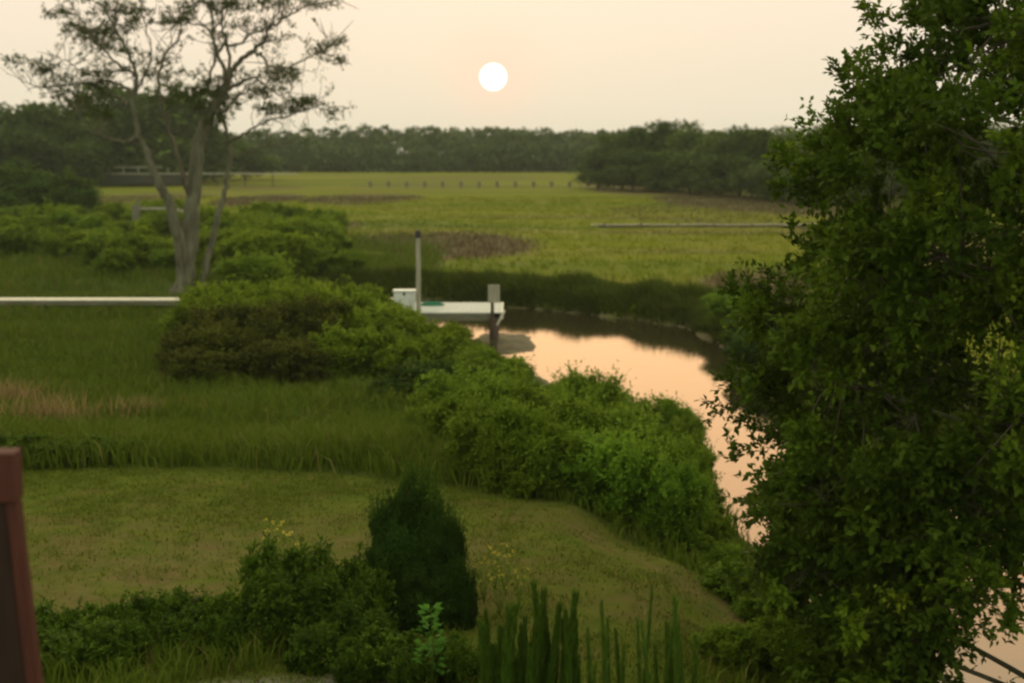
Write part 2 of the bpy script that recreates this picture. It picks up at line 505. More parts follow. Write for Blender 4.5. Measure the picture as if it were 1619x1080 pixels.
L.new(noise(3, 8, (1, 1, 1), .75), b.inputs['Height']); L.new(b.outputs[0], p.inputs['Normal'])
L.new(p.outputs[0], o.inputs[0])
M['ground'] = m

# water
m, nt, N, L, o = nodes_of('creek_water')
geo = N.new("ShaderNodeNewGeometry")
p = N.new("ShaderNodeBsdfPrincipled")
p.inputs['Base Color'].default_value = (.030, .024, .014, 1); p.inputs['Roughness'].default_value = .04
p.inputs['IOR'].default_value = 1.5; p.inputs['Specular IOR Level'].default_value = 1.0
L.new(geo.outputs['Position'], (mp := N.new("ShaderNodeMapping")).inputs[0]); mp.inputs['Scale'].default_value = (.5, 1.6, 1)
n = N.new("ShaderNodeTexNoise"); n.inputs['Scale'].default_value = 1.6; n.inputs['Detail'].default_value = 5
L.new(mp.outputs[0], n.inputs['Vector'])
b = N.new("ShaderNodeBump"); b.inputs['Strength'].default_value = .22; b.inputs['Distance'].default_value = .012
L.new(n.outputs['Fac'], b.inputs['Height']); L.new(b.outputs[0], p.inputs['Normal'])
L.new(p.outputs[0], o.inputs[0])
M['water'] = m

# ------------------------------------------------------------------ terrain mesh
ys = np.concatenate([np.linspace(-24, 10, 40, endpoint=False), np.geomspace(10, 900, 440)])
ts = np.linspace(-1, 1, 481); ts = np.sign(ts) * np.abs(ts) ** 1.25 * 1.25
Yg, Tg = np.meshgrid(ys, ts, indexing='ij')
Xg = (Yg + 30) * Tg
Zg = height(Xg, Yg)
V = np.stack([Xg, Yg, Zg], -1).reshape(-1, 3)
nr, nc = Xg.shape
ii = np.arange(nr * nc).reshape(nr, nc)
I = np.stack([ii[:-1, :-1], ii[:-1, 1:], ii[1:, 1:], ii[1:, :-1]], -1).reshape(-1, 4)
zf = zone_fields(Xg.ravel(), Yg.ravel())
me = make_mesh('ground', V, 4, I, smooth=True, extra={k: ('POINT', v) for k, v in zip(('lawn', 'mud', 'path', 'dry', 'marsh', 'brown'), zf)})
tag(link('ground', me, M['ground']), kind='structure')
me = make_mesh('water', [(-60, -24, 0), (60, -24, 0), (60, 100, 0), (-60, 100, 0)], 4, [(0, 1, 2, 3)])
tag(link('water', me, M['water']), kind='structure')

# ------------------------------------------------------------------ grasses (stuff)
def blades(P, H, W, lean=.35, r=rng, seg2=True, dirbias=None):
    n = len(P)
    a = r.uniform(0, 2 * np.pi, n)
    side = np.stack([np.cos(a), np.sin(a), np.zeros(n)], -1)
    l = r.normal(size=(n, 3)) * lean; l[:, 2] = 0
    if dirbias is not None: l = l + dirbias
    H = np.broadcast_to(H, (n,))[:, None]; W = np.broadcast_to(W, (n,))[:, None]
    up = np.array([0, 0, 1.0])
    mid = P + up * H * .6 + l * H * .35
    tip = P + up * H * (1 - .25 * np.linalg.norm(l, axis=1, keepdims=True)) + l * H
    V = np.empty((n, 4, 3)) if not seg2 else np.empty((n, 5, 3))
    if seg2:
        V[:, 0] = P - side * W * .5; V[:, 1] = P + side * W * .5
        V[:, 2] = mid + side * W * .4; V[:, 3] = mid - side * W * .4; V[:, 4] = tip
        base = (np.arange(n) * 5)[:, None]
        q = base + np.array([0, 1, 2, 3]); t = base + np.array([3, 2, 4, 4])
        return V.reshape(-1, 3), q, base + np.array([3, 2, 4])
def blade_obj(name, P, H, W, mat, label, lean=.35, var=None, dirbias=None, parent=None):
    V, q, t = blades(P, H, W, lean, dirbias=dirbias)
    n = len(P)
    if var is None: var = rng.random(n)
    me = bpy.data.meshes.new(name)
    me.vertices.add(len(V)); me.vertices.foreach_set("co", V.astype(np.float32).ravel())
    loops = np.concatenate([q.ravel(), t.ravel()]).astype(np.int32)
    me.loops.add(len(loops)); me.loops.foreach_set("vertex_index", loops)
    me.polygons.add(2 * n)
    ls = np.concatenate([np.arange(n) * 4, 4 * n + np.arange(n) * 3]).astype(np.int32)
    lt = np.concatenate([np.full(n, 4), np.full(n, 3)]).astype(np.int32)
    me.polygons.foreach_set("loop_start", ls); me.polygons.foreach_set("loop_total", lt)
    a = me.attributes.new("var", 'FLOAT', 'FACE'); a.data.foreach_set("value", np.concatenate([var, var]).astype(np.float32))
    me.update(calc_edges=True)
    ob = link(name, me, mat, parent)
    if label: tag(ob, label, 'grass', kind='stuff')
    return ob

def scatter(n, x0, x1, y0, y1, keep, tuft=1, tr=.12):
    m_ = n // tuft
    # denser towards the camera
    y = y0 + (y1 - y0) * rng.random(m_) ** 1.25
    x = rng.uniform(x0, x1, m_)
    k = keep(x, y) > rng.random(m_)
    x, y = x[k], y[k]
    x = np.repeat(x, tuft) + rng.normal(size=len(x) * tuft) * tr; y = np.repeat(y, tuft) + rng.normal(size=len(y) * tuft) * tr
    return np.stack([x, y, height(x, y) - .02], -1)

def meadow_keep(x, y):
    d = creek_sd(x, y)
    return (1 - lawn_mask(x, y)) * (d > .3) * near_side(x, y) * (np.abs(x) < (y + 6) * .52) * (height(x, y) > .3)
P = scatter(330000, -32, 8, 14, 66, meadow_keep, 6, .14)
hh = .32 + .5 * fbm(P[:, 0] * .35, P[:, 1] * .35, 12)
hh *= np.where(P[:, 1] < 20, .6, 1) * np.interp(P[:, 0], [-3, -.5], [1, np.nan]) if False else np.where(P[:, 1] < 20, .6, 1) * np.where(P[:, 1] < 27, np.interp(P[:, 0], [.3, .9], [1, .5]), 1) * np.interp(P[:, 1] - np.interp(P[:, 0], EDGE_X, EDGE_Y), [0, 1, 6], [.9, 1.25, 1.0]) * rng.uniform(.6, 1.2, len(P))
P2 = scatter(90000, -60, -2, 62, 118, lambda x, y: (creek_sd(x, y) > .6) * (np.abs(x) < (y + 6) * .42) * (x < -3 - (y - 62) * .05) * (1 - np.where(y > 95, sstep(85, 118, y + (x + 10)), 0)), 5, .3)
P = np.concatenate([P, P2]); hh = np.concatenate([hh, rng.uniform(.3, .75, len(P2))])
P3 = scatter(26000, -8, 5, 12.8, 17.2, lambda x, y: sstep(.42, .6, fbm(x * 1.1, y * 1.1, 71)) * np.where(x < -.5, sstep(16.6, 15.6, y), sstep(15.2, 14.2, y)) * (creek_sd(x, y) > .8) * (np.hypot((x + 2) / 1.2, (y - 13.9) / .6) > 1), 7, .07)
P = np.concatenate([P, P3]); hh = np.concatenate([hh, rng.uniform(.12, .42, len(P3))])
blade_obj('meadow_grass', P, hh, rng.uniform(.018, .04, len(P)) * np.interp(P[:, 1], [15, 20, 60], [.5, .8, 1.6]), M['meadow'],
          'tall unmown green grass sloping from the lawn to the creek', .4)
def lawn_keep(x, y):
    return lawn_mask(x, y) * (np.abs(x) < (y + 4) * .5) * (creek_sd(x, y) > 1)
P = scatter(260000, -13, 5, 12, 26.5, lambda x, y: lawn_keep(x, y) * (1 - .8 * zone_fields(x, y)[3]) * np.clip(fbm(x * .8, y * .8, 40) * 2.2 - .45, .12, 1), 8, .10)
blade_obj('lawn_grass', P, rng.uniform(.035, .10, len(P)), rng.uniform(.010, .02, len(P)), M['lawn'], 'short mown lawn grass with dry patches near the house', .6)
# marsh grass: beyond the creek, thinning with distance
def marsh_keep(x, y):
    return (creek_sd(x, y) > .5) * (~(near_side(x, y))) * (np.abs(x) < (y + 12) * .42) * np.where((x < -4) & (y < 110), sstep(80, 112, y + (x + 10)), 1)
P = scatter(200000, -70, 75, 24, 200, marsh_keep, 5, .35)
bf = brown(P[:, 0], P[:, 1])
ismix = rng.random(len(P)) < bf
hh = rng.uniform(.25, .5, len(P)) * np.interp(P[:, 1], [60, 80, 120, 200], [1, .7, .45, .35]); ww = rng.uniform(.03, .07, len(P)) * np.interp(P[:, 1], [40, 200], [1, 2.6])
mm_, nt, N, L, o = nodes_of('marsh_blade')
geo = N.new("ShaderNodeNewGeometry")
c_ = ramp_(noise(.045, 5, (.35, 1.5, .1), .62), [(.34, (.080, .115, .014)), (.44, (.130, .185, .008)), (.53, (.195, .235, .008)), (.64, (.105, .130, .022))])
c_ = mix(rng_(noise(.03, 4, (.6, 2.2, .1), .7), .50, .64, 0, .55), c_, (.150, .120, .045))
c_ = mix(rng_(attr('var'), 0, 1, 0, .35), c_, (.11, .14, .012))
p = N.new("ShaderNodeBsdfPrincipled"); p.inputs['Roughness'].default_value = .8; p.inputs['Specular IOR Level'].default_value = .1
t = N.new("ShaderNodeBsdfTranslucent"); x_ = N.new("ShaderNodeMixShader"); x_.inputs[0].default_value = .3
L.new(c_, p.inputs['Base Color']); L.new(c_, t.inputs[0]); L.new(p.outputs[0], x_.inputs[1]); L.new(t.outputs[0], x_.inputs[2]); L.new(x_.outputs[0], o.inputs[0])
M['marshb'] = mm_
M['reedb'] = leaf_mat('reed_blade', (.062, .052, .028), (.125, .102, .060), trans=.3, rough=.8)
blade_obj('marsh_grass', P[~ismix], hh[~ismix], ww[~ismix], M['marshb'], 'flat yellow green marsh grass reaching back to the far wood', .35)
blade_obj('marsh_reeds', P[ismix], hh[ismix] * 1.5, ww[ismix], M['reedb'], 'brown purple beds of dead reeds in the green marsh', .3)
# long grass hanging over the far creek bank
n = 130000
fb = np.array(FARB, float); seg = np.linalg.norm(np.diff(fb, axis=0), axis=1); cs = np.concatenate([[0], np.cumsum(seg)])
s = rng.uniform(0, cs[-1] - 25, n); px_ = np.interp(s, cs, fb[:, 0]); py_ = np.interp(s, cs, fb[:, 1])
gx = np.interp(s + .5, cs, fb[:, 0]) - px_; gy = np.interp(s + .5, cs, fb[:, 1]) - py_
gl = np.hypot(gx, gy); nx, ny = -gy / gl, gx / gl          # outward (away from water)
off = rng.uniform(-.2, 3.6, n) 
x = px_ + nx * off; y = py_ + ny * off
dd = creek_sd(x, y); k = (dd > -.15) & (dd < 3.6) & ~near_side(x, y) & ((x > -9))
x, y, dd, nx, ny = x[k], y[k], dd[k], nx[k], ny[k]
P = np.stack([x, y, np.maximum(height(x, y), 0) - .03], -1)
lump = fbm(x * .6, y * .5, 50)
hh = (.15 + 1.75 * lump) * rng.uniform(.6, 1.15, len(P)) * np.interp(dd, [0, .6, 2.2, 3.6], [.35, .65, .85, .35])
bias = np.stack([-nx, -ny, np.zeros(len(nx))], -1) * np.interp(dd, [0, 1.5, 3], [.75, .35, 0])[:, None]
blade_obj('creek_bank_grass', P, hh, rng.uniform(.03, .06, len(P)), M['bank'], 'long dark grass overhanging the far creek bank', .3, dirbias=bias)

# ------------------------------------------------------------------ foliage prototypes
def shrub_proto(name, mat, h=1.0, w=1.0, nspray=150, ntw=6, nlf=9, leaf=.05, seed=1, upright=.5, lobes=8, plume=False, rag=False):
    """unit shrub: base at origin, height h, width w (metres)."""
    r = np.random.default_rng(seed)
    root = empty(name)
    # lobed dome
    lob = []
    for i in range(lobes):
        a = 2.4 * i + r.uniform(-.4, .4); q = r.uniform(.25, .72)
        lob.append((math.cos(a) * q * w * .5, math.sin(a) * q * w * .5, r.uniform(.35, .86) * h * (1.12 - .4 * q), r.uniform(.13, .24)))
    lob.append((0, 0, .80 * h, .20))
    if plume:
        lob = []
        for i in range(13):
            a = 2.4 * i + r.uniform(-.5, .5); q = math.sqrt((i + .3) / 13) * .86
            top_ = h * r.uniform(.42 if rag else .62, 1.0) * (1.05 - (.75 if rag else .42) * q * q)
            for j, f in enumerate((.30, .62, .90)):
                lob.append((math.cos(a) * q * w * .5 * (.7 + (.55 if rag else .35) * f), math.sin(a) * q * w * .5 * (.7 + (.55 if rag else .35) * f), top_ * f, (.13, .12, .075)[j] * r.uniform(.8, 1.2) * (.72 if rag else .9)))
    C_ = []; D_ = []; LT = []; ltone = r.random(len(lob))
    st = Tubes()
    for k in range(nspray):
        li_ = r.integers(len(lob)); lx_, ly_, lz_, lr = lob[li_]; LT.append(ltone[li_])
        v = r.normal(size=3); v[2] = abs(v[2]) * 1.1 - .35 * (r.random() < .5) ; v /= np.linalg.norm(v)
        rr = lr * r.uniform(.45, 1.0) ** .6
        c = np.array([lx_ + v[0] * rr * w, ly_ + v[1] * rr * w, max(.06 * h, lz_ + v[2] * rr * h * .9)])
        C_.append(c); D_.append(v + np.array([0, 0, upright]))
        if k % 5 == 0:
            b0 = np.array([c[0] * .12, c[1] * .12, 0.])
            st.add([b0, b0 * .4 + c * .5 + np.array([0, 0, -.06 * h]), c], [.016 * h, .011 * h, .004 * h], 4)
    # low skirt
    for k in range(nspray // 3):
        a = r.uniform(0, 2 * np.pi); q = r.uniform(.25, .95) * w * .42
        C_.append(np.array([math.cos(a) * q, math.sin(a) * q, r.uniform(.05, .4) * h])); D_.append(np.array([math.cos(a), math.sin(a), .5]))
    C_ = np.array(C_); D_ = unit(np.array(D_))
    szs = .15 * (h + w) / 2 * r.uniform(.5, 1.25, len(C_))
    shoot = (r.random(len(C_)) < (.30 if rag else .16)) & (C_[:, 2] > .35 * h)
    D_[shoot] = unit(D_[shoot] + np.array([0, 0, 1.1])); szs[shoot] *= r.uniform(1.6, 2.6, int(shoot.sum()))
    C_ = C_ + r.normal(size=C_.shape) * .035 * h
    C_[:, 2] = np.maximum(C_[:, 2], .03)
    P, D, sid = sprays(C_, D_, szs, ntw, nlf, .5, r)
    LT = np.array(LT + [.25] * (len(C_) - len(LT))); tone = .6 * LT + .4 * r.random(len(C_)) ** 1.3
    var = np.clip(tone[sid] * .75 + r.random(len(P)) * .3, 0, 1)
    P[:, 2] = np.maximum(P[:, 2], .01)
    fz = h / np.percentile(P[:, 2], 99.3); fr = .5 * w / np.percentile(np.hypot(P[:, 0], P[:, 1]), 96)
    P = P * np.array([fr, fr, fz])
    me = leaf_mesh('foliage', P, D, leaf * r.uniform(.7, 1.3, len(P)), leaf * .5, var, r)
    link('foliage', me, mat, root)
    link('stem', st.mesh('stem'), M['darkbark'], root)
    return root

def tree_proto(name, mat, h, w, seed, lumps=26, cards=130, card=.5, trunk=.25, low=.15):
    r = np.random.default_rng(seed)
    root = empty(name)
    tb = Tubes()
    bend = r.normal(size=2) * .04 * h
    tp = [(0, 0, -.3), (bend[0] * .4, bend[1] * .4, .25 * h), (bend[0], bend[1], .6 * h)]
    tb.add(smooth_path(tp), np.linspace(trunk, trunk * .45, len(smooth_path(tp))), 7)
    P_, D_, T_ = [], [], []
    for i in range(lumps):
        a = r.uniform(0, 2 * np.pi); z = r.uniform(low, .88)
        rad = w * .5 * math.sqrt(max(.05, 1 - ((z - .5) / .62) ** 2)) * r.uniform(.2, .85)
        c = np.array([math.cos(a) * rad, math.sin(a) * rad, z * h])
        R = w * r.uniform(.13, .22)
        tb.add(smooth_path([(bend[0] * .7, bend[1] * .7, h * min(z, .6) * .7), (c * .6 + np.array([0, 0, z * h * .25])), c]), np.linspace(trunk * .32, trunk * .08, 9), 5)
        v = unit(r.normal(size=(cards, 3)) + np.array([0, 0, .35]))
        rr = R * r.uniform(.55, 1.05, cards) * (1 + .25 * np.sin(v[:, 0] * 5 + i) * np.cos(v[:, 1] * 4))
        P_.append(c + v * rr[:, None] * np.array([1, 1, .72])); D_.append(unit(v + r.normal(size=(cards, 3)) * .7)); T_.append(np.full(cards, r.random()))
    P = np.concatenate(P_); D = np.concatenate(D_); T = np.concatenate(T_)
    P[:, 2] *= h / np.percentile(P[:, 2], 99.5); P[:, :2] *= .5 * w / np.percentile(np.hypot(P[:, 0], P[:, 1]), 97)
    me = leaf_mesh('crown', P, D, card * r.uniform(.6, 1.3, len(P)), card * .6, np.clip(T * .7 + r.random(len(P)) * .35, 0, 1), r)
    link('crown', me, mat, root)
    link('trunk', tb.mesh('trunk'), M['darkbark'], root)
    return root

def first_or_copy(cache, key, maker):
    if key not in cache:
        cache[key] = maker(); return cache[key]
    return copy_tree(cache[key])
CACHE = {}

def place(o, x, y, sx, sz, rz=None, zoff=-.05):
    o.location = (x, y, float(height(np.array([x]), np.array([y]))[0]) + zoff)
    o.scale = (sx, sx, sz); o.rotation_euler = (0, 0, random.uniform(0, 6.28) if rz is None else rz)

def shrub_at(px, pytop, Y, wpx, kind, label, group=None, cat='shrub', name='shrub', seeds=4):
    x = (px - CX) / F * Y / 1.0 * 1.0
    x = at_y(px, pytop, Y).x; ztop = at_y(px, pytop, Y).z
    g = float(height(np.array([x]), np.array([Y]))[0])
    h = max(.45, ztop - g + .05); w = wpx * Y / F
    sd_ = random.randrange(seeds)
    key = (kind, sd_, name)
    P = {'scrubdark': dict(plume=True, mat=M['shrub'], nspray=260, ntw=7, nlf=9, leaf=.075), 'scrub': dict(plume=True, mat=M['scrub'], nspray=260, ntw=7, nlf=9, leaf=.075), 'shrub': dict(plume=True, mat=M['shrub'], nspray=330, ntw=7, nlf=10, leaf=.058, upright=1.1),
         'bright': dict(plume=True, mat=M['brightshrub'], nspray=330, ntw=7, nlf=10, leaf=.058, upright=1.1), 'olive': dict(mat=M['olive'], nspray=260, ntw=6, nlf=9, leaf=.055, upright=.5, plume=True),
         'dark': dict(mat=M['darkleaf'], nspray=220, ntw=6, nlf=9, leaf=.06), 'garden': dict(mat=M['dbush'], nspray=190, ntw=6, nlf=9, leaf=.088, upright=.7, plume=True, rag=True),
         'cedar': dict(mat=M['cedar'], nspray=560, ntw=8, nlf=13, leaf=.038, upright=1.4, plume=True, rag=True), 'evshoot': dict(mat=M['spike'], nspray=330, ntw=6, nlf=11, leaf=.045, upright=2.2, plume=True, rag=True)}[kind]
    o = first_or_copy(CACHE, key, lambda: shrub_proto(name, seed=hash((kind, sd_)) % 1000 if False else {'scrubdark': 15, 'scrub': 10, 'shrub': 20, 'bright': 30, 'olive': 40, 'dark': 50, 'garden': 60, 'cedar': 74, 'evshoot': 80}[kind] + sd_, **P))
    place(o, x, Y, w * (1.06 if kind in ('shrub', 'bright', 'scrub', 'scrubdark') else 1.2), h * random.uniform(.9, 1.1))
    for k_ in ('group',):
        if k_ in o: del o[k_]
    tag(o, label, cat, group)
    return o
def shrub_top(px, pt, h, wpx, kind, label, group=None, **kw):
    g = 1.2
    for _ in range(12):
        Y = (CAMZ - g - h) * F / (pt - 231.0)
        x = at_y(px, pt, Y).x
        g = .5 * g + .5 * float(height(np.array([x]), np.array([Y]))[0])
    return shrub_at(px, pt, Y, wpx, kind, label, group, **kw)
#---PART2---

# ------------------------------------------------------------------ far wood (one mass)
r = np.random.default_rng(5)
P_, D_, T_ = [], [], []
for row, (Yr, hs) in enumerate(((388, .62), (396, .85), (406, 1.0), (418, 1.05))):
    x = -300.0
    while x < 310:
        x += r.uniform(4, 6.5)
        px_t = CX + x / Yr * F
        h = 10.2 * hs * (1 + .10 * math.sin(x * .045 + row) + r.normal() * .04) + (1.3 if r.random() < .06 else 0)
        if x > 60: h *= 1.06
        w_ = r.uniform(8, 13)
        for q in range(7):
            a = r.uniform(0, 6.28); z = (.80, .04, .22, .42, .6, .12, .7)[q] + r.uniform(-.05, .05)
            c = np.array([x + math.cos(a) * w_ * .34 * (q > 0), Yr + math.sin(a) * w_ * .3, 1 + z * h])
            n_ = 100; v = unit(r.normal(size=(n_, 3)) + np.array([0, -.15, .3]))
            R = w_ * r.uniform(.2, .32)
            P_.append(c + v * R * r.uniform(.7, 1.05, n_)[:, None] * np.array([1, 1, .62])); D_.append(unit(v + r.normal(size=(n_, 3)) * .6)); T_.append(np.full(n_, r.random()))
P = np.concatenate(P_); D = np.concatenate(D_); T = np.concatenate(T_)
P[:, 2] = np.maximum(P[:, 2], .9)
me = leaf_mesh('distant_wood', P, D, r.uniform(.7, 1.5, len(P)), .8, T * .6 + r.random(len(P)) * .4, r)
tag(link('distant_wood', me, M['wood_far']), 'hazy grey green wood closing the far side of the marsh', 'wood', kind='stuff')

# ------------------------------------------------------------------ trees of the middle distance
def tree_at(px, pytop, Y, wpx, kind, label, group, name='broadleaf_tree', squash=1.0):
    x = at_y(px, pytop, Y).x; zt = at_y(px, pytop, Y).z
    h = zt - .9; w = wpx * Y / F
    k = random.randrange(3)
    key = ('tree', kind, k)
    o = first_or_copy(CACHE, key, lambda: tree_proto(name, M[kind], 10, 9, 100 + k + (50 if kind == 'wood_point' else 0), lumps=34, cards=150, card=.55, trunk=.25, low=.12))
    place(o, x, Y, w * 1.15 / 9, h / 10)
    tag(o, label, 'tree', group)
    return o
g1 = 'rounded trees of the wood on the left'
for px, yt, Y, w in [(232, 140, 262, 230), (190, 146, 264, 170), (275, 158, 266, 150), (150, 164, 268, 130), (300, 186, 272, 110), (78, 168, 252, 130), (10, 166, 245, 130), (-70, 160, 245, 130), (190, 176, 256, 120),
                     (112, 196, 244, 110), (30, 205, 236, 120), (-40, 200, 238, 120), (270, 200, 262, 100), (-150, 165, 240, 150), (205, 205, 259, 110), (150, 208, 257, 100)]:
    tree_at(px, yt, Y, w, 'wood_mid', 'large dark broadleaf tree merging into the wood at the left edge', g1)
tree_at(336, 205, 285, 80, 'wood_mid', 'lower tree at the right end of the left wood', None)
tree_at(388, 232, 300, 90, 'wood_mid', 'small round dark tree standing right of the forked tree trunks', None)
g2 = 'trees of the wooded point on the right'
for px, yt, Y, w in [(985, 214, 232, 90), (1030, 203, 228, 90), (1066, 196, 225, 90), (1102, 208, 218, 90), (1135, 218, 208, 90), (1170, 210, 202, 100), (1210, 206, 196, 100), (1250, 214, 188, 100),
                     (1300, 214, 180, 110), (1350, 208, 176, 120), (1405, 208, 172, 120), (1000, 238, 222, 70), (1045, 240, 219, 80), (1092, 240, 210, 80), (1140, 250, 199, 90), (1190, 252, 190, 90), (1240, 254, 181, 100),
                     (1290, 262, 172, 100), (1460, 206, 170, 130), (1520, 206, 168, 130), (1580, 206, 168, 130), (1640, 206, 168, 130)]:
    tree_at(px, yt, Y, w, 'wood_point', 'dense dark tree on the wooded point beyond the marsh at right', g2)
tree_at(945, 238, 233, 80, 'wood_point', 'low tree at the leftmost tip of the wooded point', None)

# ------------------------------------------------------------------ the forked tree
def forked_tree():
    Y0 = 65.0
    bx = at_y(300, 450, Y0)
    gz = float(height(np.array([bx.x]), np.array([Y0]))[0])
    root = empty('forked_tree', (bx.x, Y0, gz))
    tag(root, 'tall sparse grey tree with forked trunks standing behind the pale walkway', 'tree')
    r = np.random.default_rng(11)
    base = np.array([bx.x, Y0, gz])
    m_ = Y0 / F
    def W(px, py, dy=0.0):
        p = at_y(px, py, Y0)
        q = np.array([p.x, Y0 + dy, p.z]) - base
        return q
    limbs = [  # (points px,py,dy), w0, w1 px widths
        ([(290, 466, 0), (293, 440, 0), (298, 390, .1), (302, 330, .2), (308, 270, .2), (313, 220, .2), (326, 188, .1), (345, 160, 0), (356, 136, 0)], 34, 14, 'trunk'),
        ([(292, 430, -.1), (284, 370, -.4), (273, 322, -.6), (258, 290, -.8), (246, 260, -.9), (240, 236, -1), (228, 214, -1.2), (225, 160, -1.4), (228, 130, -1.4), (222, 102, -1.5), (212, 75, -1.6), (198, 48, -1.8), (185, 10, -2)], 22, 3, 'trunk'),
        ([(318, 462, .3), (318, 440, .4), (330, 380, .8), (344, 315, 1.2), (351, 272, 1.4), (353, 240, 1.5), (346, 205, 1.6), (338, 175, 1.5), (318, 130, 1.6), (326, 90, 2), (320, 50, 2.2), (318, -10, 2.5)], 13, 3, 'trunk'),
        ([(303, 318, .1), (292, 270, -.5), (284, 235, -.8), (276, 205, -1), (264, 150, -1.4), (270, 100, -1.6), (284, 80, -1.7), (303, 56, -2), (310, 10, -2.2)], 9, 2.5, 'limb'),
        ([(356, 138, 0), (368, 112, -.2), (385, 95, -.4), (402, 82, -.6), (422, 66, -.8), (429, 50, -.9), (445, 40, -1), (460, 28, -1.2), (500, 15, -1.4), (545, 2, -1.6)], 11, 2, 'limb'),
        ([(356, 138, 0), (353, 112, .4), (342, 90, .6), (334, 60, .8), (322, 42, 1), (292, 34, 1.2), (262, 38, 1.3)], 9, 2, 'limb'),
        ([(340, 86, .6), (346, 68, .9), (370, 68, 1.1), (390, 50, 1.3), (414, 40, 1.5), (432, 10, 1.8), (440, -30, 2)], 6, 2, 'limb'),
        ([(364, 120, 0), (364, 70, -.6), (357, 48, -.9), (361, 20, -1.2), (372, -30, -1.5), (380, -70, -1.7)], 6, 2, 'limb'),
        ([(396, 88, -.6), (415, 86, -1), (426, 97, -1.4), (442, 110, -1.8), (466, 110, -2.2), (498, 98, -2.6), (528, 84, -3), (546, 70, -3.3)], 5, 1.5, 'limb'),
        ([(358, 142, 0), (385, 124, .8), (402, 126, 1.3), (418, 138, 1.8), (440, 150, 2.2), (468, 154, 2.6)], 5.5, 1.5, 'limb'),
        ([(338, 178, 0), (362, 176, -.8), (380, 160, -1.3), (398, 148, -1.8), (430, 142, -2.3), (452, 118, -2.8)], 6, 1.5, 'limb'),
        ([(350, 224, 1.4), (376, 216, .6), (400, 202, 0), (430, 190, -.6), (470, 182, -1.2), (505, 172, -1.8), (538, 180, -2.2)], 4.5, 1.5, 'limb'),
        ([(352, 246, 1.4), (390, 238, 2), (420, 230, 2.6), (446, 227, 3)], 3.5, 1.2, 'limb'),
        ([(229, 215, -1.2), (206, 224, -1.8), (182, 214, -2.4), (165, 190, -3), (150, 165, -3.4)], 5, 1.5, 'limb'),
        ([(227, 122, -1.4), (205, 106, -1.8), (186, 85, -2), (166, 60, -2.4), (150, 30, -2.8), (140, 0, -3)], 5, 1.5, 'limb'),
        ([(225, 152, -1.4), (200, 135, -1), (170, 128, -.6), (148, 120, -.2), (120, 108, .2), (92, 92, .6), (70, 84, 1)], 5.5, 1.3, 'limb'),
        ([(172, 129, -.6), (130, 134, -1.2), (95, 140, -1.6), (70, 136, -2), (56, 126, -2.4)], 3.5, 1.2, 'limb'),
        ([(215, 170, -1.3), (180, 150, .2), (150, 150, 1), (120, 150, 1.6), (95, 165, 2)], 4, 1.2, 'limb'),
        ([(228, 150, -1.4), (246, 122, -2), (262, 88, -2.6), (255, 40, -3), (248, -10, -3.2)], 4, 1.5, 'limb'),
        ([(320, 42, 2.2), (340, 10, 2.6), (350, -50, 3)], 3.5, 1.5, 'limb'),
        ([(185, 12, -2), (200, -40, -2), (215, -90, -2)], 3, 1.2, 'limb'), ([(318, -8, 2.5), (300, -60, 2), (285, -110, 1.6)], 3, 1.2, 'limb'),
        ([(440, -28, 2), (455, -70, 2.2)], 2.5, 1, 'limb'), ([(140, 2, -3), (120, -30, -3.2)], 2.5, 1, 'limb'),
    ]
    groups = {'trunk': [], 'limb': []}
    allpts = []
    for pts, w0, w1, kind in limbs:
        P = smooth_path([W(*p) for p in pts], 5)
        P = P + r.normal(size=P.shape) * .035
        rad = np.geomspace(w0, w1, len(P)) * m_ * .5
        if kind == 'trunk' and w0 > 30: rad[:3] *= np.array([1.5, 1.2, 1.05])
        groups[kind].append((P, rad))
        k0 = len(P) // 3 if kind == 'limb' else int(len(P) * .62)
        for i in range(k0, len(P)): allpts.append((P[i], unit((P[i] - P[i - 1])[None])[0], rad[i]))
    t0 = Tubes()
    for P, rad in groups['trunk']: t0.add(P, rad, 10)
    link('trunk', t0.mesh('trunk'), M['bark'], root)
    for P, rad in groups['limb']:
        t = Tubes(); t.add(P, rad, 7); link('limb', t.mesh('limb'), M['barkdark'], root)
    # twigs
    tw = Tubes(); ends = []
    for p, d, rad in allpts:
        for q in range(2):
            if r.random() < .62:
                v = unit((d * .5 + r.normal(size=3) * .8 + np.array([0, 0, .35]))[None])[0]
                L_ = r.uniform(.35, 1.25)
                mid = p + v * L_ * .5 + r.normal(size=3) * .08; e = p + v * L_ + np.array([0, 0, .12]) + r.normal(size=3) * .1
                tw.add([p, mid, e], [max(.012, min(rad * .5, .03)), .016, .008], 4); ends.append((e, v))
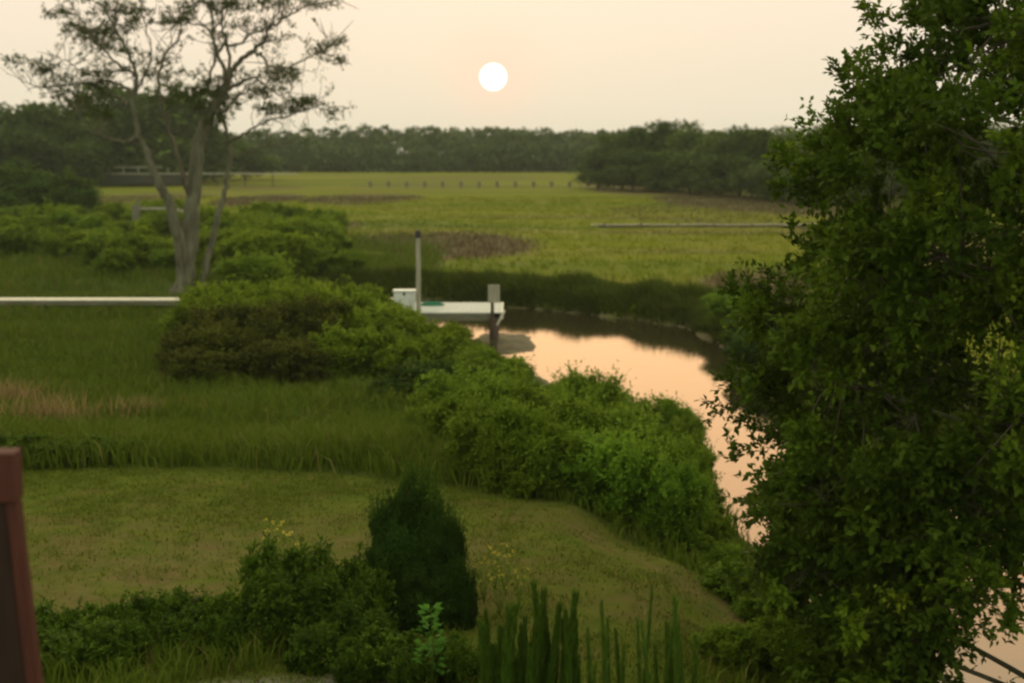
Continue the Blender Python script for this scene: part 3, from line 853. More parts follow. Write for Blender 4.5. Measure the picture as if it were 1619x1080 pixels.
    # leaf clumps seen in the photo (px, py, rx, ry, n)
    clumps = [(60, 108, 26, 14, 10), (78, 130, 30, 14, 10), (45, 100, 14, 8, 4), (92, 155, 24, 10, 6), (110, 160, 20, 10, 5), (100, 46, 26, 14, 9), (120, 32, 20, 10, 6), (128, 62, 28, 14, 10), (165, 48, 30, 18, 14), (150, 70, 40, 12, 10),
              (190, 18, 32, 16, 14), (205, 40, 26, 12, 8), (175, 115, 34, 12, 10), (160, 135, 26, 12, 8), (222, 112, 26, 12, 9), (245, 98, 18, 10, 6), (240, 25, 22, 14, 5), (282, 38, 34, 9, 11), (300, 6, 34, 12, 13), (252, 152, 20, 9, 5), (296, 144, 28, 12, 8),
              (300, 165, 34, 10, 8), (330, 140, 24, 16, 9), (345, 160, 20, 12, 6), (285, 115, 14, 6, 3), (370, 130, 26, 12, 6), (400, 150, 26, 10, 7), (420, 140, 22, 10, 5), (432, 122, 22, 10, 8), (450, 114, 16, 8, 6), (458, 125, 16, 8, 3),
              (520, 84, 16, 7, 6), (542, 72, 8, 5, 3), (535, 103, 18, 6, 4), (470, 172, 30, 9, 10), (495, 166, 22, 8, 8), (440, 178, 26, 7, 5), (535, 180, 12, 6, 3), (350, 5, 40, 10, 10), (400, 8, 40, 10, 9), (450, 5, 40, 8, 8), (500, 2, 30, 6, 6), (395, 40, 30, 10, 5),
              (430, 60, 20, 8, 3), (355, 60, 20, 16, 4), (460, -20, 60, 20, 14), (380, -40, 70, 26, 22), (290, -50, 70, 30, 24), (200, -40, 60, 26, 18), (250, -95, 80, 24, 20), (350, -100, 70, 22, 16), (130, -10, 26, 16, 7), (430, -70, 50, 20, 10), (160, 180, 26, 12, 7), (345, 192, 20, 8, 4)]
    C_, D_ = [], []
    for cx_, cy_, rx, ry, n_ in clumps:
        dyc = r.uniform(-2.6, 2.6)
        cen = None
        n_ = max(2, int(n_ * 2.3))
        for k in range(n_):
            a = r.uniform(0, 6.28); q = math.sqrt(r.random())
            c = W(cx_ + math.cos(a) * q * rx, cy_ + math.sin(a) * q * ry, dyc + r.uniform(-.8, .8))
            C_.append(c); D_.append(unit(np.array([[math.cos(a) * .6, r.normal() * .5, .55]]))[0])
            if k == 0:
                # reach the clump from the nearest limb point
                j = min(range(len(allpts)), key=lambda i: np.linalg.norm((allpts[i][0] - c) * np.array([1, .6, 1])))
                p0 = allpts[j][0]; cen = c
                mid = (p0 + c) * .5 + np.array([0, 0, .12]) + r.normal(size=3) * .12
                tw.add(smooth_path([p0, mid, c], 3), np.geomspace(min(max(allpts[j][2] * .7, .02), .045), .012, 7), 4)
            else:
                mid = (cen + c) * .5 + r.normal(size=3) * .08
                tw.add([cen, mid, c], [.014, .010, .006], 3)
    for e, v in ends:
        if r.random() < .35: C_.append(e); D_.append(v)
    link('twigs', tw.mesh('twigs'), M['barkdark'], root)
    C_ = np.array(C_); D_ = unit(np.array(D_))
    P, D, sid = sprays(C_, D_, r.uniform(.2, .5, len(C_)), 6, 7, .9, r)
    me = leaf_mesh('foliage', P, D, .095 * r.uniform(.6, 1.3, len(P)), .055, np.clip(r.random(len(C_))[sid] * .6 + r.random(len(P)) * .4, 0, 1), r)
    link('foliage', me, M['sparse'], root)
M['barkdark'] = rough_mat('limb_bark', (.05, .045, .035), (.12, .11, .085), 5, .9, .5, (1, 1, .25))
forked_tree()

# ------------------------------------------------------------------ big leafy tree at the right
def right_tree():
    r = np.random.default_rng(3)
    Yc = 15.2
    bx = 6.6
    gz = float(height(np.array([bx]), np.array([Yc]))[0])
    base = np.array([bx, Yc, gz])
    root = empty('leafy_tree', tuple(base))
    tag(root, 'big leafy dark green tree filling the right side and leaning over the creek', 'tree')
    ey = [-160, -60, 0, 40, 100, 150, 190, 250, 300, 360, 400, 430, 470, 500, 540, 600, 640, 680, 700, 740, 780, 830, 880, 930, 980, 1030, 1090, 1150]
    ex = [1530, 1470, 1432, 1395, 1345, 1345, 1283, 1250, 1222, 1215, 1238, 1280, 1262, 1215, 1185, 1180, 1190, 1215, 1190, 1165, 1180, 1195, 1225, 1240, 1240, 1225, 1230, 1280]
    def gap(px, py):
        g = 1.0
        if 690 < py < 930: g *= np.interp(px, [1150, 1200, 1330], [.42, .38, 1])
        if 880 < py < 1090: g *= np.interp(px, [1380, 1440, 1600, 1900], [1, .16, .13, .4])
        if py < 130: g *= np.interp(px, [1400, 1500], [.55, .8])
        if 430 < py < 480: g *= np.interp(px, [1250, 1310], [.5, 1])
        return g
    C_, D_ = [], []
    tries = 0
    while len(C_) < 475 and tries < 40000:
        tries += 1
        py = r.uniform(-160, 1130); px = 1130 + (2150 - 1130) * r.random()
        if len(C_) > 400: px = r.uniform(1310, 1420); py = r.uniform(690, 1000)
        e = np.interp(py, ey, ex) + np.interp(py, [-160, 0, 150, 330, 430, 520], [95, 90, 80, 50, 48, 26])
        wob = 28 * (vnoise(np.array([py * .028]), np.array([3.3]), 77)[0] - .5) * 2
        if px < e + wob: continue
        if r.random() > gap(px, py): continue
        depth_half = 2.9 * math.sqrt(max(0.03, 1 - ((px - 1750) / 600.0) ** 2))
        dy = r.uniform(-1, 1) * depth_half
        if py > 840 and px > 1380: dy *= .3
        Y = Yc + dy
        # real position is taken on the crown's own envelope, measured at the trunk's distance
        p = at_y(px, py, Yc)
        c = np.array([p.x, Y, p.z]) - base
        n = np.array([(px - 1750) / 600.0, dy / 3.0, -(py - 430) / 700.0])
        rad = np.linalg.norm(n)
        if rad < .45 and r.random() < .6 and not (1270 < px < 1480 and py > 680): continue
        C_.append(c); D_.append(unit((n + np.array([0, 0, .25]))[None])[0])
    C_ = np.array(C_); D_ = np.array(D_)
    nc_ = r.integers(5, 11, len(C_)); CL = np.repeat(np.arange(len(C_)), nc_)
    K_ = C_.copy()
    off_ = r.normal(size=(len(CL), 3)) * np.array([.20, .20, .11])
    off_[:, 2] -= .10 * np.hypot(off_[:, 0], off_[:, 1])
    D_ = unit(D_[CL] + off_ * 2.2 + np.array([0, 0, .15])); C_ = C_[CL] + off_
    # limbs
    tk = Tubes()
    top = np.array([.1, .1, 6.2])
    trunk = smooth_path([(0, 0, -.4), (-.1, .05, 1.2), (.05, 0, 2.8), (0, .1, 4.4), top], 5)
    tk.add(trunk, np.geomspace(.24, .06, len(trunk)), 10)
    link('trunk', tk.mesh('trunk'), M['darkbark'], root)
    # primary limbs to k-means-ish seeds
    seeds = C_[r.choice(len(C_), 34, replace=False)]
    for _ in range(5):
        a = np.argmin(((C_[:, None] - seeds[None]) ** 2).sum(-1), 1)
        for j in range(len(seeds)):
            if (a == j).any(): seeds[j] = C_[a == j].mean(0)
    tw = Tubes()
    for j, s_ in enumerate(seeds):
        i0 = int(np.clip(np.interp(s_[2] - .35 * np.hypot(s_[0], s_[1]), trunk[:, 2], np.arange(len(trunk))), 1, len(trunk) - 1))
        p0 = trunk[i0]
        mid = p0 * .45 + s_ * .55 + np.array([0, 0, .15]) + r.normal(size=3) * .15
        path = smooth_path([p0, mid, s_], 5)
        t = Tubes(); t.add(path, np.geomspace(.055, .014, len(path)), 6); link('limb', t.mesh('limb'), M['bark'], root)
        for ci in np.unique(CL[a == j]):
            k0 = K_[ci]; q = path[np.argmin(((path - k0) ** 2).sum(1) + r.random(len(path)) * .5)]
            tw.add(smooth_path([q, (q + k0) * .5 + r.normal(size=3) * .14 + np.array([0, 0, -.05]), k0], 3), np.geomspace(.014, .005, 7), 4)
            for c in C_[CL == ci]: tw.add([k0, (k0 + c) * .5 + r.normal(size=3) * .03, c], [.005, .004, .002], 3)
    link('twigs', tw.mesh('twigs'), M['darkbark'], root)
    # small shoots that stick out against the sky
    sh = []
    for px, py in [(1310, 130), (1318, 118), (1350, 100), (1358, 92), (1300, 160), (1275, 190), (1245, 240), (1410, 22), (1425, 50), (1170, 620), (1160, 640), (1140, 735), (1150, 720), (1205, 365), (1215, 395), (1250, 440), (1268, 448)]:
        p = at_y(px + (50 if py < 400 else 24), py, Yc - .6); sh.append(np.array([p.x, p.y, p.z]) - base)
    C2 = np.array(sh); D2 = unit(np.tile(np.array([[-.55, -.1, .75]]), (len(C2), 1)) + r.normal(size=(len(C2), 3)) * .2)
    P1, Dr1, s1 = sprays(C_, D_, r.uniform(.20, .40, len(C_)), 8, 13, .8, r)
    P2, Dr2, s2 = sprays(C2, D2, .22, 4, 8, .4, r)
    P = np.concatenate([P1, P2]); D = np.concatenate([Dr1, Dr2]); sid = np.concatenate([s1, s2 + len(C_)])
    L_ = .084 * r.uniform(.6, 1.3, len(P))
    me = leaf_mesh('foliage', P, D, L_, L_ * .52, np.clip((.55 * np.concatenate([r.random(CL.max() + 1)[CL] ** 1.7, r.random(len(C2))]) + .4 * r.random(len(C_) + len(C2)) ** 2)[sid] + r.random(len(P)) * .22, 0, 1), r)
    link('foliage', me, M['oak'], root)
right_tree()

# ------------------------------------------------------------------ shrubs
# scrub beyond the walkway
def ground_at(px, py):
    z = 1.0
    for _ in range(4):
        p = at_z(px, py, z); z = float(height(np.array([p.x]), np.array([p.y]))[0])
    return p
rr = random.Random(4)
def scrub_row(py, x0, x1, step, hrange, label, group, kind='scrub', wf=1.0):
    px = x0 + rr.uniform(0, step)
    while px < x1:
        pyj = py + rr.uniform(-4, 4)
        p = ground_at(px, pyj)
        h = rr.uniform(*hrange)
        pt = pyj - h * F / p.y
        w = step * rr.uniform(1.3, 1.9) * wf
        shrub_at(px, pt, p.y, w, kind, label, group)
        px += step * rr.uniform(.7, 1.25)
gl_ = 'green scrub bushes left of the forked tree'
gr_ = 'green scrub bushes right of the forked tree'
Ll = 'rounded light green scrub bush in the thicket left of the forked tree'
Lr = 'rounded light green scrub bush in the thicket right of the forked tree'
def scrub_field(n, inside, label, group, hr=(.9, 2.0)):
    done = []; tries = 0
    while len(done) < n and tries < 6000:
        tries += 1
        px = rr.uniform(-70, 640); py = 352 + 125 * rr.random() ** 1.3
        if not inside(px, py): continue
        p = ground_at(px, py)
        if any(math.hypot(p.x - a, (p.y - b) * .7) < 1.15 for a, b in done): continue
        done.append((p.x, p.y))
        h = rr.uniform(*hr); w = h * rr.uniform(1.15, 1.7)
        shrub_at(px, py - h * F / p.y, p.y, w * F / p.y, 'scrub' if rr.random() < .7 else 'scrubdark', label if True else '', group)
scrub_field(62, lambda x, y: x < 275 and (y < 414 or (x > 150 and y < 440)), Ll, gl_)
scrub_field(68, lambda x, y: 335 < x < 520 + (y - 370) * .7 and y > 366 and not (x < 380 and y > 440), Lr, gr_)
for px, pt, Y, w in [(20, 262, 150, 90), (60, 285, 140, 80), (100, 282, 142, 80), (-30, 270, 140, 110), (135, 305, 138, 50), (0, 300, 134, 80)]:
    shrub_at(px, pt, Y, w, 'dark', 'tall dark bush at the foot of the left wood', 'dark bushes below the left wood', name='tall_bush')
for px, pt, h, w in [(312, 466, 1.3, 50), (330, 458, 1.5, 70), (300, 480, 1.3, 70), (350, 474, 1.5, 80), (372, 455, 1.5, 80), (420, 452, 1.6, 80), (400, 474, 1.6, 80), (450, 470, 1.6, 80), (500, 468, 1.6, 80), (470, 450, 1.6, 80), (520, 452, 1.6, 80), (570, 458, 1.5, 80)]:
    shrub_top(px, pt, h, w, 'scrub', 'light green bush between the end of the pale walkway and the olive clump', 'light bushes behind the olive clump')
# olive dark bush in the middle
for px, pt, h, w in [(300, 512, 1.4, 80), (335, 500, 1.6, 90), (385, 492, 1.7, 90), (430, 488, 1.8, 90), (480, 486, 1.8, 90), (520, 492, 1.7, 80),
                     (290, 538, 1.2, 70), (335, 525, 1.4, 90), (385, 518, 1.5, 90), (435, 512, 1.5, 90), (485, 510, 1.5, 90), (310, 556, 1.1, 80), (360, 550, 1.1, 90), (460, 542, 1.3, 90), (415, 545, 1.2, 80)]:
    shrub_top(px, pt, h, w, 'olive', 'dark olive bush in the broad clump on the meadow below the walkway', 'olive bushes clumped on the meadow')
for px, pt, h, w in [(560, 478, 1.6, 80), (545, 500, 1.5, 80), (525, 530, 1.3, 80), (598, 478, 1.3, 80), (618, 496, 1.3, 90), (655, 512, 1.2, 80), (560, 525, 1.3, 90), (600, 530, 1.3, 90), (645, 540, 1.2, 90), (690, 530, 1.1, 70), (715, 520, 1.0, 60)]:
    shrub_top(px, pt, h, w, 'scrub', 'soft green bush between the olive clump and the dock', 'green bushes beside the dock')
shrub_at(395, 566, 43.2, 46, 'bright', 'small bright green bush in front of the olive clump')
for px, pt, h, w in [(640, 580, 1.0, 90), (690, 575, 1.0, 70)]:
    shrub_top(px, pt, h, w, 'dark', 'low dark flat topped bush on the creek bank below the dock', 'two dark low bushes below the dock')
bank = [(735, 560, 1.1, 90), (775, 552, 1.2, 90), (805, 572, 1.2, 80), (700, 600, 1.3, 100), (750, 598, 1.3, 110), (838, 604, 1.1, 80), (900, 612, 1.2, 90), (925, 598, 1.5, 100), (955, 612, 1.4, 90), (870, 625, 1.3, 100), (800, 618, 1.3, 110),
        (710, 628, 1.2, 90), (760, 640, 1.3, 100), (812, 650, 1.3, 100), (855, 655, 1.3, 100), (985, 640, 1.3, 100), (1025, 638, 1.3, 100), (1055, 640, 1.3, 90), (1080, 642, 1.3, 60), (910, 648, 1.3, 110), (1078, 668, 1.2, 70), (1098, 705, 1.1, 60), (1112, 750, 1.0, 60)]
for i, (px, pt, h, w) in enumerate(bank):
    shrub_top(px, pt, h, w, 'shrub', 'feathery green shrub in the hedge along the near creek bank', 'feathery shrubs along the near creek bank')
for px, pt, Y, w in [(885, 704, 23.6, 130), (930, 694, 23.3, 130), (990, 708, 22.8, 120), (1030, 716, 22.4, 110), (1070, 750, 22.0, 90)]:
    shrub_at(px, pt, Y, w, 'bright', 'brighter green shrub in front of the creek bank hedge', 'bright shrubs at the lawn edge')
for px, pt, Y, w in [(850, 668, 27, 110), (905, 652, 27, 130), (962, 656, 26.5, 130), (1005, 660, 26, 120), (1045, 684, 25.5, 100), (1078, 712, 25, 80)]:
    shrub_at(px, pt, Y, w, 'shrub', 'feathery green shrub in the hedge along the near creek bank', 'feathery shrubs along the near creek bank')
for px, pt, Y, w in [(1118, 800, 23.2, 70), (1150, 862, 21.5, 60), (1120, 850, 21.8, 70), (1165, 905, 19.6, 100), (1220, 925, 18.8, 110)]:
    shrub_at(px, pt, Y, w, 'shrub', 'green shrub on the bank under the big leafy tree', 'shrubs under the big leafy tree')
for px, pt, Y, w in [(1210, 985, 16.4, 120), (1290, 1000, 15.8, 130), (1150, 1010, 15.6, 90)]:
    shrub_at(px, pt, Y, w, 'shrub', 'leafy low bush at the foot of the big leafy tree', 'leafy bushes at the foot of the leafy tree')
# far-bank bushes on the right
shrub_top(1168, 462, 1.25, 95, 'bright', 'rounded green bush on the far creek bank by the leafy tree')
for px, pt, h, w in [(1215, 480, 1.2, 80), (1200, 520, 1.2, 80), (1260, 500, 1.2, 90), (1180, 500, 1.0, 60)]:
    shrub_top(px, pt, h, w, 'dark', 'dark bush on the far creek bank partly behind the leafy tree', 'dark bushes on the far bank')
# leafy weeds by the lawn's far edge
for px, pt, Y, w in [(20, 688, 26.8, 80), (75, 700, 26.6, 80), (130, 698, 26.8, 90), (185, 706, 26.8, 60), (-30, 690, 26.8, 80)]:
    shrub_at(px, pt, Y, w, 'garden', 'leafy low plant along the far edge of the lawn behind the red post', 'leafy plants along the far lawn edge', cat='plant', name='leafy_plant')
# foreground
for px, pt, Y, w in [(616, 812, 16.5, 66), (655, 778, 16.7, 70), (694, 800, 16.6, 56), (630, 850, 16.2, 74), (690, 858, 16.2, 60), (660, 905, 15.9, 80), (592, 872, 16.1, 50), (728, 890, 16.0, 46), (640, 768, 16.8, 40), (712, 842, 16.5, 40)]:
    shrub_at(px, pt, Y, w, 'cedar', 'dense dark evergreen bush in the tight clump in the lower middle of the lawn', 'dark evergreen bushes in one clump', name='evergreen_bush', seeds=3)
shrub_at(668, 748, 17.0, 80, 'evshoot', 'thin feathery top of evergreen shoots behind the dark evergreen bush', name='evergreen_shoots', seeds=1)
for px, pt, Y, w in [(440, 862, 16.3, 80), (480, 878, 16.2, 80), (525, 868, 16.1, 90), (415, 905, 15.7, 80), (565, 905, 15.6, 80), (500, 920, 15.5, 90), (450, 930, 15.3, 90), (545, 945, 15.2, 80)]:
    shrub_at(px, pt, Y, w, 'garden', 'dark leafy garden bush crowded left of the evergreen bush', 'garden bushes left of the evergreen')
for px, pt, Y, w in [(85, 965, 15.3, 80), (130, 978, 15.2, 60), (170, 972, 15.4, 50), (212, 968, 15.6, 60), (255, 948, 15.7, 60), (300, 945, 15.8, 75), (345, 965, 15.6, 60), (110, 1010, 14.8, 100), (200, 1015, 14.8, 60), (290, 1000, 15.0, 70), (350, 1010, 14.9, 60), (160, 1035, 14.5, 90)]:
    shrub_at(px, pt, Y, w, 'garden', 'low leafy bush in the row along the bottom left of the lawn', 'low bushes along the bottom left')
for px, pt, Y, w in [(610, 1000, 14.4, 90), (560, 1025, 14.2, 60), (655, 1045, 13.9, 60), (720, 1010, 14.3, 60), (745, 1040, 14.0, 60), (495, 1000, 14.6, 70), (590, 965, 14.9, 70)]:
    shrub_at(px, pt, Y, w, 'garden', 'low leafy bush at the foot of the dark evergreen bush', 'low bushes below the evergreen')

# sapling with bright leaves
def sapling(px, py, Y, top):
    r = np.random.default_rng(8)
    b = at_y(px, py, Y); g = float(height(np.array([b.x]), np.array([Y]))[0]); zt = at_y(px, top, Y).z
    root = empty('sapling', (b.x, Y, g)); tag(root, 'bright green sapling in front of the dark evergreen bush', 'sapling')
    h = zt - g
    t = Tubes(); t.add([(0, 0, -.05), (.02, 0, h * .5), (0, .02, h)], [.012, .009, .004], 5); link('stem', t.mesh('stem'), M['weed'], root)
    n = 150; z = r.uniform(.25, 1.02, n) * h; a = r.uniform(0, 6.28, n); q = r.uniform(.02, .14, n) * (1.35 - z / h)
    P = np.stack([np.cos(a) * q, np.sin(a) * q, z], -1); D = np.stack([np.cos(a), np.sin(a), r.uniform(-.2, .7, n)], -1)
    link('leaves', leaf_mesh('leaves', P, D, .085 * r.uniform(.7, 1.3, n), .05, None, r), M['sapling'], root)
sapling(682, 1075, 13.9, 962)

# spiky upright plants at the bottom
def spike_proto(mat, seed, h, dens):
    r = np.random.default_rng(seed)
    root = empty('spiky_plant')
    t = Tubes(); bend = r.normal(size=2) * .09
    t.add([(0, 0, -.05), (bend[0] * .4, bend[1] * .4, .5 * h), (bend[0], bend[1], h)], [.012, .009, .003], 5)
    link('stem', t.mesh('stem'), M['weed'], root)
    n = dens; z = r.uniform(.03, 1.0, n) ** .9 * h; a = r.uniform(0, 6.28, n)
    P = np.stack([bend[0] * z / h + np.cos(a) * .012, bend[1] * z / h + np.sin(a) * .012, z], -1)
    D = np.stack([np.cos(a), np.sin(a), r.uniform(1.6, 5.0, n)], -1)
    L_ = .15 * (1.25 - .8 * z / h) * r.uniform(.7, 1.2, n)
    link('leaves', leaf_mesh('leaves', P, D, L_, .012, None, r), mat, root)
    return root
sp = spike_proto(M['spike'], 1, 1.0, 620); spl = spike_proto(M['spikelight'], 2, 1.0, 420)
first = [True, True]
lst = []
for c, top in [(790, 955), (818, 975), (866, 926), (884, 935), (905, 972), (850, 965), (833, 985), (775, 985)]:
    for k in range(5): lst.append((c + rr.uniform(-14, 14) * (k > 0), top + (0 if k == 0 else rr.uniform(8, 70)), 12.6 + rr.uniform(-.35, .35), 0))
for c, top in [(965, 960), (1015, 930), (1052, 950), (1080, 945), (1038, 985), (985, 1000), (1070, 1000), (940, 1000), (1100, 1010)]:
    for k in range(2): lst.append((c + rr.uniform(-12, 12) * (k > 0), top + (0 if k == 0 else rr.uniform(15, 60)), 12.9 + rr.uniform(-.3, .3), 1))
for px, top, Y, k in lst:
    src = (sp, spl)[k]
    if first[k]: o = src; first[k] = False
    else: o = copy_tree(src)
    b = at_y(px, top, Y); g = float(height(np.array([b.x]), np.array([Y]))[0])
    h = b.z - g
    o.location = (b.x, Y, g); o.rotation_euler = (rr.uniform(-.09, .09), rr.uniform(-.09, .09), rr.uniform(0, 6.28)); s_ = rr.uniform(.6, .95) if k == 0 else rr.uniform(.4, .65)
    o.scale = (s_, s_, h)
    if k == 0: tag(o, 'dark upright spiky stem in the dense clump at the bottom edge', 'plant', 'dark spiky stems at the bottom edge')
    else: tag(o, 'thin pale green upright stem right of the dark spiky clump', 'plant', 'thin pale stems at the bottom edge')

# flowering weeds
def weed_proto(seed):
    r = np.random.default_rng(seed); root = empty('flowering_weed')
    t = Tubes(); heads = []
    for k in range(7):
        a = r.uniform(0, 6.28); q = r.uniform(.05, .28); h = r.uniform(.45, 1.0)
        e = np.array([math.cos(a) * q, math.sin(a) * q, h]); t.add([(0, 0, -.03), e * .5 + np.array([0, 0, .06]), e], [.006, .005, .003], 4); heads.append(e)
    link('stem', t.mesh('stem'), M['weed'], root)
    n = 170; k = r.integers(0, 7, n); f = r.uniform(.1, .95, n); P = np.array(heads)[k] * f[:, None]
    link('leaves', leaf_mesh('leaves', P, r.normal(size=(n, 3)) + [0, 0, .5], .07, .022, None, r), M['weed'], root)
    P = np.repeat(np.array(heads), 14, axis=0) + r.normal(size=(98, 3)) * .02
    link('flower_head', leaf_mesh('flower_head', P, r.normal(size=(98, 3)) + [0, 0, .6], .028, .02, None, r), M['flower'], root)
    return root
wp = weed_proto(4); f1 = True
for px, pt, Y, lab, grp in [(782, 862, 17.5, 0, 0), (800, 872, 17.3, 0, 0), (820, 900, 16.8, 0, 0), (765, 885, 17.0, 0, 0), (745, 920, 16.2, 0, 0), (790, 905, 16.5, 0, 0), (432, 822, 18.4, 1, 1), (448, 838, 18.0, 1, 1)]:
    o = wp if f1 else copy_tree(wp); f1 = False
    b = at_y(px, pt, Y); g = float(height(np.array([b.x]), np.array([Y]))[0]); h = max(.4, b.z - g)
    o.location = (b.x, Y, g); o.scale = (h, h, h); o.rotation_euler = (0, 0, rr.uniform(0, 6.28))
    if lab: tag(o, 'yellow topped weed on the lawn left of the dark evergreen bush', 'weed', 'yellow weeds left of the evergreen')
    else: tag(o, 'thin yellow flowered weed on the grass right of the dark evergreen bush', 'weed', 'yellow weeds right of the evergreen')

# dry tufts
def dry_tuft(px, py, sz, first_, label, n=260):
    p = ground_at(px, py)
    r = np.random.default_rng(abs(int(px)) + 3)
    root = None
    P = np.stack([r.normal(size=n) * sz * .5, r.normal(size=n) * sz * .3, np.zeros(n)], -1)
    o = blade_obj('dry_grass_tuft', P, r.uniform(.45, .95, n) * first_, r.uniform(.015, .03, n), M['dry'], None, .3, var=r.random(n))
    o.location = (p.x, p.y, p.z - .03)
    tag(o, label, 'grass tuft', 'dry orange tufts in the meadow')
dry_tuft(10, 648, 1.0, 1.1, 'orange dry grass tuft at the left edge of the meadow')
dry_tuft(85, 682, 1.2, 1.2, 'widest orange dry grass tuft behind the leafy plants at left')
dry_tuft(215, 668, .8, .9, 'faint orange dry grass tuft right of the widest one', 120)
dry_tuft(-60, 660, 1.2, 1.1, 'orange dry grass tuft just past the left edge')
dry_tuft(30, 352, 3.2, .8, 'sandy orange dry grass strip behind the left scrub', 300)

# ------------------------------------------------------------------ dock
DZ = 1.6
dock = empty('dock', (-2.26, 55.6, 0)); tag(dock, 'pale planked wooden dock on pilings at the bend of the creek', 'dock')
def loc(lst, o): return [(b[0] - o.location.x, b[1] - o.location.y, b[2] - o.location.z) + tuple(b[3:]) for b in lst]
x0, x1 = -4.25, -.38; y0, y1 = 53.95, 57.5
boxes('deck', loc([(x, (y0 + y1) / 2, DZ - .02, .138, y1 - y0, .04) for x in np.arange(x0 + .07, x1, .145)], dock), M['palewood'], dock, .004)
boxes('fascia_beam', loc([((x0 + x1) / 2 - .15, y0 - .03, DZ - .17, x1 - x0 - .3, .05, .26)], dock), M['beam'], dock)
boxes('fascia_beam', loc([((x0 + x1) / 2, y1 + .03, DZ - .17, x1 - x0, .05, .26)], dock), M['beam'], dock)
boxes('end_board', loc([(x1 + .035, (y0 + y1) / 2, DZ - .12, .05, y1 - y0, .26)], dock), M['walkwood'], dock)
boxes('joists', loc([((x0 + x1) / 2, y, DZ - .14, x1 - x0 - .06, .05, .2) for y in (54.7, 55.6, 56.5)], dock), M['beam'], dock)
def piling(x, y, z0, z1, rad, mat, name='piling', tilt=(0, 0)):
    t = Tubes(); zs = np.linspace(z0, z1, 9)
    rj = np.random.default_rng(int(abs(x * 100)) + 1)
    t.add([(x - dock.location.x + tilt[0] * (z - z0), y - dock.location.y + tilt[1] * (z - z0), z) for z in zs], rad * (1 + rj.normal(size=9) * .03), 12)
    # closed top
    t.add([(x - dock.location.x + tilt[0] * (z1 - z0), y - dock.location.y + tilt[1] * (z1 - z0), z1 + q) for q in (-.02, 0, .004)], [rad, rad * .92, .001], 12)
    return link(name, t.mesh(name), mat, dock)
pzt = at_y(661, 375, 53.8); tall = piling(pzt.x, 53.8, 1.25, pzt.z, .085, M['piling'], 'tall_piling')
piling(pzt.x, 53.8, -.7, 1.32, .10, M['darkpiling'])
t = Tubes(); cx_, cy_ = pzt.x - dock.location.x, 53.8 - dock.location.y
t.add([(cx_, cy_, pzt.z - .02), (cx_, cy_, pzt.z + .16), (cx_, cy_, pzt.z + .24), (cx_, cy_, pzt.z + .245)], [.115, .115, .10, .002], 14); link('piling_cap', t.mesh('piling_cap'), M['cap'], tall)
pr = at_y(781, 500, 53.75)
piling(pr.x + .02, 53.75, -.7, 1.42, .135, M['darkpiling'], tilt=(-.03, 0))
boxes('post', loc([(pr.x - .06, 53.80, 1.72, .12, .10, 1.05)], dock), M['darkpiling'], dock)
boxes('notice_board', loc([(pr.x + .0, 53.70, 2.30, .42, .06, .64, 0, 0, 0)], dock), M['piling'], dock)
boxes('brace', loc([(x1 - .02, 53.80, 1.42, .07, .05, .62, 0, math.radians(28), 0)], dock), M['walkwood'], dock)
for x, y in ((-3.6, 57.3), (-.6, 57.3), (-4.1, 54.1), (-2.2, 55.5)): piling(x, y, -.7, DZ - .26, .10, M['darkpiling'])

bx = at_y(640, 497, 54.2).x
box = empty('storage_box', (bx, 54.22, DZ)); tag(box, 'white lidded storage box at the left end of the dock', 'box')
boxes('body', [(0, 0, .36, .76, .46, .72)], M['whitebox'], box, .02)
boxes('lid', [(0, 0, .76, .84, .54, .07)], M['whitebox'], box, .02)
boxes('latch', [(0, -.245, .66, .08, .025, .10)], M['cap'], box, .004)
gx_ = at_y(683, 477, 56.4).x
t = Tubes()
for k in range(3):
    rr_ = .30 - .05 * k; t.add([(rr_ * 1.5 * math.cos(a), rr_ * math.sin(a), .03 + .035 * k) for a in np.linspace(0, 6.283, 26)], [.024] * 26, 7)
o = link('rope_coil', t.mesh('rope_coil'), M['green']); o.location = (gx_, 56.4, DZ); tag(o, 'coiled green rope lying on the dock planks behind the tall piling', 'rope')

# walkway to the dock
wy = 58.9
wk = empty('walkway', (-20, wy, 0)); tag(wk, 'long low pale boardwalk crossing the meadow to the dock', 'walkway')
boxes('deck', loc([(x, wy, DZ - .02, .145, .95, .04) for x in np.arange(-36, -4.3, .152)], wk), M['walkwood'], wk, 0)
boxes('side_beam', loc([(-20.2, wy - .42, DZ - .13, 31.5, .05, .17)], wk), M['beam'], wk)
boxes('side_beam', loc([(-20.2, wy + .42, DZ - .13, 31.5, .05, .17)], wk), M['beam'], wk)
for x in np.arange(-35, -4.4, 2.4):
    boxes('leg', loc([(x, wy - .34, .75, .1, .1, 1.42)], wk), M['beam'], wk); boxes('leg', loc([(x, wy + .34, .75, .1, .1, 1.42)], wk), M['beam'], wk)

# ------------------------------------------------------------------ far structures
# row of posts across the marsh
Yb = 243.0
xa, xb = at_y(555, 300, Yb).x, at_y(935, 300, Yb).x
fp = empty('boardwalk', ((xa + xb) / 2, Yb, 0)); tag(fp, 'distant low boardwalk with a row of dark posts in the middle of the marsh', 'boardwalk')
g0 = 1.0
boxes('deck', loc([((xa + xb) / 2, Yb, g0 + .22, xb - xa, .9, .07)], fp), M['beam'], fp, 0)
for i in range(13):
    x = at_y(586 + 28.6 * i, 300, Yb).x
    boxes('post', loc([(x, Yb - .3, g0 + .45, .32, .3, 1.1), (x, Yb - .3, g0 + .55, .62, .36, .34)], fp), M['beam'], fp, .01)
